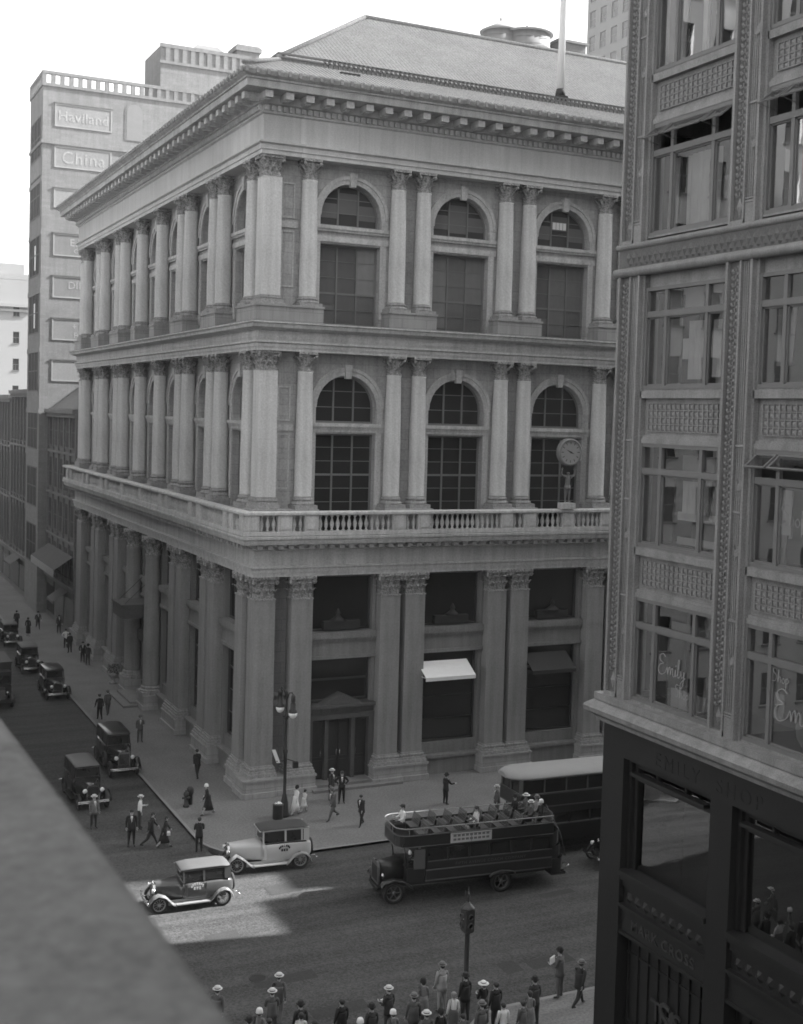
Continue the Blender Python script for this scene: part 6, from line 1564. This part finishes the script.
# side street and the corner
P_=person
P_('man in a dark suit and cap walking away, left of a pair',-4.3,20.1,95,top='black',hat='cap',ph=.5)
P_('man in grey walking away on the side street pavement, right of a pair',-3.5,21.2,90,top='mid',hat='fedora:feltg',ph=-.7,shirt=False)
P_('man in a grey suit on the pavement beside the black limousine',-3.1,13.4,-95,top='mid',hat='fedora:feltg',pose='carry')
P_('man in dark clothes walking past the corner building, hands down',-1.9,4.2,100,top='black',ph=-.6)
P_('woman in a long black dress and white hat walking on the side street pavement',-3.24,-2.4,176,top='black',hat='cloche:whitehat',female=True,pose='walk',ph=.9,h=1.7,extra=[((.16,-.2,.98),(.05,.05,.03),'white','glove')])
P_('man in a black suit seen from behind at the kerb above the taxi',-5.2,-7.4,80,pose='fold',top='black',shirt=False,h=1.72)
P_('man in a black suit and light hat crossing in the street, farthest left',-8.1,-5.3,-100,top='black',bottom='black',pose='stand',h=1.84)
P_('man in white shirt sleeves crossing the street with a parcel',-7.1,-2.9,-20,top='white',bottom='dark',pose='carry',hat='straw',ph=1,h=1.74)
P_('man in a dark suit striding beside the woman with the white handbag',-7.25,-5.75,-8,top='black',bottom='dark',ph=1.1,h=1.8)
P_('woman in a black dress with a white handbag crossing the street',-6.65,-6.15,-10,top='black',female=True,ph=.9,h=1.62,extra=[((.22,-.03,.78),(.09,.14,.08),'white','handbag')])
P_('man in light shirt beside the black sedan leaving the side street',-9.3,-2.0,-80,top='print',bottom='dark',hat='straw',pose='stand')
P_('woman in a dark coat far along the side street pavement',-3.9,53.8,90,top='black',female=True,ph=.5)
P_('dark figure beside the farthest parked sedan',-4.3,58.2,90,top='black',pose='stand')
P_('man in a white jacket at the shop doors beyond the corner building',-1.7,46.8,90,top='white',bottom='black',pose='hips')
P_('man in dark clothes standing below the white jacket on the far pavement',-1.75,44.6,100,top='black',pose='stand')
P_('dark figure waiting by the shop doors of the row house',-.9,54.6,-90,top='dark',pose='stand')
P_('dark figure standing close to the far pilasters of the corner building',-1.5,40.2,-100,top='black',pose='pocket')
P_('second dark figure by the far pilasters, nearer the wall',-1.35,38.8,60,top='dark',hat='fedora:felt',pose='stand')
# avenue pavement by the corner building
P_('woman in a white summer dress walking beside the twin lamp post',1.15,-4.1,20,top='white',skirt='white',female=True,hat='cloche:felt',ph=.9,h=1.62)
P_('child in a white dress holding pace with the woman by the lamp post',1.75,-3.85,20,top='white',skirt='white',female=True,ph=.9,h=1.28)
P_('man in a grey suit striding past the pedimented door',2.8,-5.5,200,top='mid',ph=1.15,hat='fedora:feltg',h=1.8)
P_('man with white collar at the foot of the pedimented door, hand on hip',4.35,-3.0,-110,top='black',pose='hips',h=1.78)
P_('man half hidden behind the one at the pedimented door',3.95,-2.4,-60,top='dark',pose='stand',hat='straw',h=1.78)
P_('man in a black suit standing alone on the avenue pavement left of the bus',3.85,-6.95,-150,top='black',ph=.7,h=1.68)
P_('man in a dark jacket behind the open top bus on the pavement',9.75,-5.3,10,top='black',pose='point',hat='fedora:felt',h=1.72)
P_('man in a light straw hat on the pavement between the two buses',11.4,-8.3,170,top='mid',hat='straw',pose='stand',h=1.74)
P_('man just behind the straw hat between the two buses',12.3,-8.0,190,top='dark',pose='stand',h=1.7)
# the crowd at the near kerb and on the crossing
P_('man in a straw hat half hidden by the cement ledge, leftmost of the crowd',-9.85,-25.35,60,top='mid',hat='straw',ph=.8)
P_('man in a straw hat in the crossing, topmost of two straw hats',-7.45,-25.15,70,top='mid',hat='straw',ph=1)
P_('man in a straw hat and grey suit just below another straw hat',-8.1,-26.25,75,top='mid',hat='straw',pose='fold')
P_('woman in a white hat and pale dress near the cement ledge',-9.0,-27.4,60,top='print',female=True,hat='cloche:whitehat',pose='walk')
P_('man in a dark hat behind a woman in white in the crossing',-7.5,-27.5,90,top='dark',hat='fedora:felt',pose='stand')
P_('woman in a white blouse beside the man in a dark hat',-7.7,-28.05,80,top='white',bottom='mid',female=True,pose='stand',h=1.64)
P_('man with a bare dark head at the bottom edge, left in the crowd',-8.9,-28.2,90,top='dark',pose='stand')
P_('man in a dark suit standing alone in the crossing at the bottom edge',-6.1,-27.85,100,top='black',pose='stand')
P_('man with a dark head at the bottom edge between two groups',-7.55,-28.9,80,top='dark',pose='stand')
P_('woman whose white topped hat just shows at the bottom edge',-6.1,-29.4,80,top='dark',female=True,hat='cloche:whitehat',pose='stand')
P_('man in a straw boater carrying a white paper at the crossing',-4.3,-27.85,110,top='dark',hat='straw',pose='carry',extra=[((.3,.0,1.12),(.03,.12,.09),'white','paper')])
P_('woman in a white beret in front of the man with the boater',-4.85,-29.35,90,top='print',female=True,hat='cloche:whitehat',pose='stand',h=1.66)
P_('man in a grey felt hat and grey suit near the traffic signal',-3.75,-28.7,75,top='mid',hat='fedora:feltg',pose='stand')
P_('woman in a black hat and print dress left of the man in the light suit',-2.9,-27.75,90,top='print',female=True,hat='cloche:felt',pose='stand',h=1.72)
P_('man in a light suit and grey hat left of the traffic signal post',-1.6,-26.75,95,top='lightg',hat='fedora:feltg',pose='stand',h=1.8)
P_('woman in a white shawl in front of the light suited man',-2.3,-28.95,85,top='white',bottom='mid',skirt='mid',female=True,hair='hairg',pose='stand',h=1.66)
P_('man in a black coat at the foot of the traffic signal',-1.3,-28.0,100,top='black',bottom='dark',hat='fedora:felt',pose='stand',shirt=False)
P_('woman in black with a small white straw hat right of the traffic signal',-.95,-28.7,100,top='black',female=True,hat='wide:whitehat',pose='fold',h=1.7)
P_('man in a black suit right of the woman in the white straw hat',-.6,-29.0,100,top='black',pose='stand')
P_('boy in a white shirt at the bottom edge among the crowd',-1.0,-30.2,90,top='white',bottom='dark',pose='stand',h=1.6)
P_('woman in a grey print dress standing apart at the right of the crowd',.25,-29.9,80,top='print',female=True,pose='fold',h=1.66)
P_('dark haired child at the bottom edge below the man in the black coat',-2.6,-30.2,90,top='mid',pose='stand',h=1.5)
P_('tall man in a bowler reading a newspaper at the kerb',2.95,-27.7,120,top='mid',bottom='mid',hat='bowler',pose='carry',h=1.86,extra=[((.3,.05,1.28),(.02,.16,.12),'white','newspaper')])
P_('man in a dark suit and hat hurrying along the kerb right of the newspaper reader',3.2,-28.6,20,top='dark',hat='fedora:feltg',ph=1.15,h=1.78)
for (lab,x,y,hd,kw) in (
 ('man in a dark suit just right of the lone suited man at the bottom edge',-5.3,-28.6,100,dict(top='dark',hat='fedora:felt')),
 ('woman in a pale print dress low in the crowd by the man with the boater',-5.6,-29.9,90,dict(top='print',female=True,h=1.64)),
 ('man in a straw hat low in the crowd right of the man with the boater',-3.9,-30.0,90,dict(top='mid',hat='straw')),
 ('woman in black low in the crowd in front of the grey hatted man',-3.3,-29.9,90,dict(top='black',female=True,hat='cloche:felt',h=1.66)),
 ('man in a grey suit low in front of the woman in the shawl',-1.8,-30.1,95,dict(top='mid',hat='fedora:feltg')),
 ('woman in a white dress at the bottom edge near the cement ledge',-8.4,-28.9,85,dict(top='white',skirt='white',bottom='white',female=True,h=1.62)),
 ('man in a black suit at the bottom edge close to the cement ledge',-9.5,-27.9,80,dict(top='black',hat='fedora:felt')),
 ('boy in a cap low at the right of the woman in the white straw hat',-.2,-30.2,100,dict(top='mid',hat='cap',h=1.5)),
 ('man in a dark suit behind the woman in the print dress at far right',.9,-29.2,95,dict(top='dark',hat='fedora:felt')) ,
 ('man in black walking past the row house shops beyond the corner building',-2.4,57.5,-90,dict(top='black',hat='fedora:felt',pose='walk'))):
    kw.setdefault('pose','stand'); P_(lab,x,y,hd,**kw)
# bus passengers (local spots turned into the street)
def on_bus(lx,ly,lz): 
    a=R(174.5); return (6.75+lx*math.cos(a)-ly*math.sin(a),-16.45+lx*math.sin(a)+ly*math.cos(a),lz+RZ)
G2='passengers on the open deck'
for (lx,ly,top,hat,lab,fem) in ((4.75,-.5,'white','cap','passenger in a white shirt and cap at the front of the open deck',False),(1.5,.62,'white',None,'woman passenger in a pale blouse halfway along the open deck',True),
   (-1.0,-.5,'black','fedora:felt','passenger in a dark suit near the back of the open deck',False),(-1.35,.5,'mid','straw','passenger in a straw hat near the back rail',False),(-1.6,-.55,'print','wide:straw','passenger in a wide pale hat at the back of the open deck',True),(-1.85,.55,'dark','cloche:whitehat','passenger in a white hat at the very back of the open deck',True),(-1.95,-.1,'lightg','fedora:feltg','passenger in a light coat by the stair head',False)):
    x,y,z=on_bus(lx,ly,2.72); P_(lab,x,y,174.5,pose='sit',top=top,bottom='dark',hat=hat,female=fem,z=z,group=G2,h=1.72)
P_('bus driver in a dark coat at the wheel of the open top bus',*on_bus(4.2,.35,.98)[:2],174.5,pose='sit',top='black',hat='cap',z=1.0,group='bus crew')
# statue holding the clock
P_('verdigris bronze figure holding a great round clock over the balcony of the corner building',20.05,-.95,-90,pose='atlas',top='bronze',bottom='bronze',hair=None,z=16.72,h=1.95,cat='statue',group='clock figure',name='statue')
make_people()
st=PEOPLE[-1]['ob']; del st['group']; k_=1/st.scale[0]
# clock as parts of the figure (local: facing +x)
q=MB(); q.lathe([(.72,-.22),(.86,-.18),(.86,.12),(.80,.20),(.72,.20),(.72,.14)],32,(.0,0,0),axis='x'); 
cc=q.build('clock_case',[mat('clock_case_bronze',.20,.6,.2,3)],st,(.10*k_,0,3.18*k_)); cc.scale=(k_,)*3
q=MB(); q.lathe([(0,.145),(.72,.145)],32,axis='x',cap=False)
fc=q.build('clock_face',[mat('clock_face_paint',.30,.6,.1,2)],cc)
q=MB()
for j in range(12):
    a_=j*PI/6; c_,s__=math.cos(a_),math.sin(a_); q.add([(.15,(.5)*s__-.02*c_,.5*c_+.02*s__),(.15,.5*s__+.02*c_,.5*c_-.02*s__),(.15,.66*s__+.025*c_,.66*c_-.025*s__),(.15,.66*s__-.025*c_,.66*c_+.025*s__)],[(0,1,2,3)])
q.build('hour_mark',[M['iron']],cc)
for a_,l,w_ in ((R(-62),.38,.05),(R(112),.30,.06)):
    q=MB(); q.add([(.16,-w_*math.cos(a_),w_*math.sin(a_)),(.16,w_*math.cos(a_),-w_*math.sin(a_)),(.16,l*math.sin(a_),l*math.cos(a_))],[(0,1,2)]); q.build('clock_hand',[M['iron']],cc)
q=MB(); q.box(-.35,.35,-.45,.45,-.36,0); pdm=q.build('pedestal',[M['stone']],st); pdm.scale=(k_,)*3
q=MB(); q.loft([[(.14*math.cos(2*PI*j/10),.17*math.sin(2*PI*j/10),.95) for j in range(10)],[(.17*math.cos(2*PI*j/10),.2*math.sin(2*PI*j/10),.72) for j in range(10)]]); q.build('drapery',[SK['bronze']],st)
# shop assistant in the open window on the second floor
P0=len(PEOPLE)
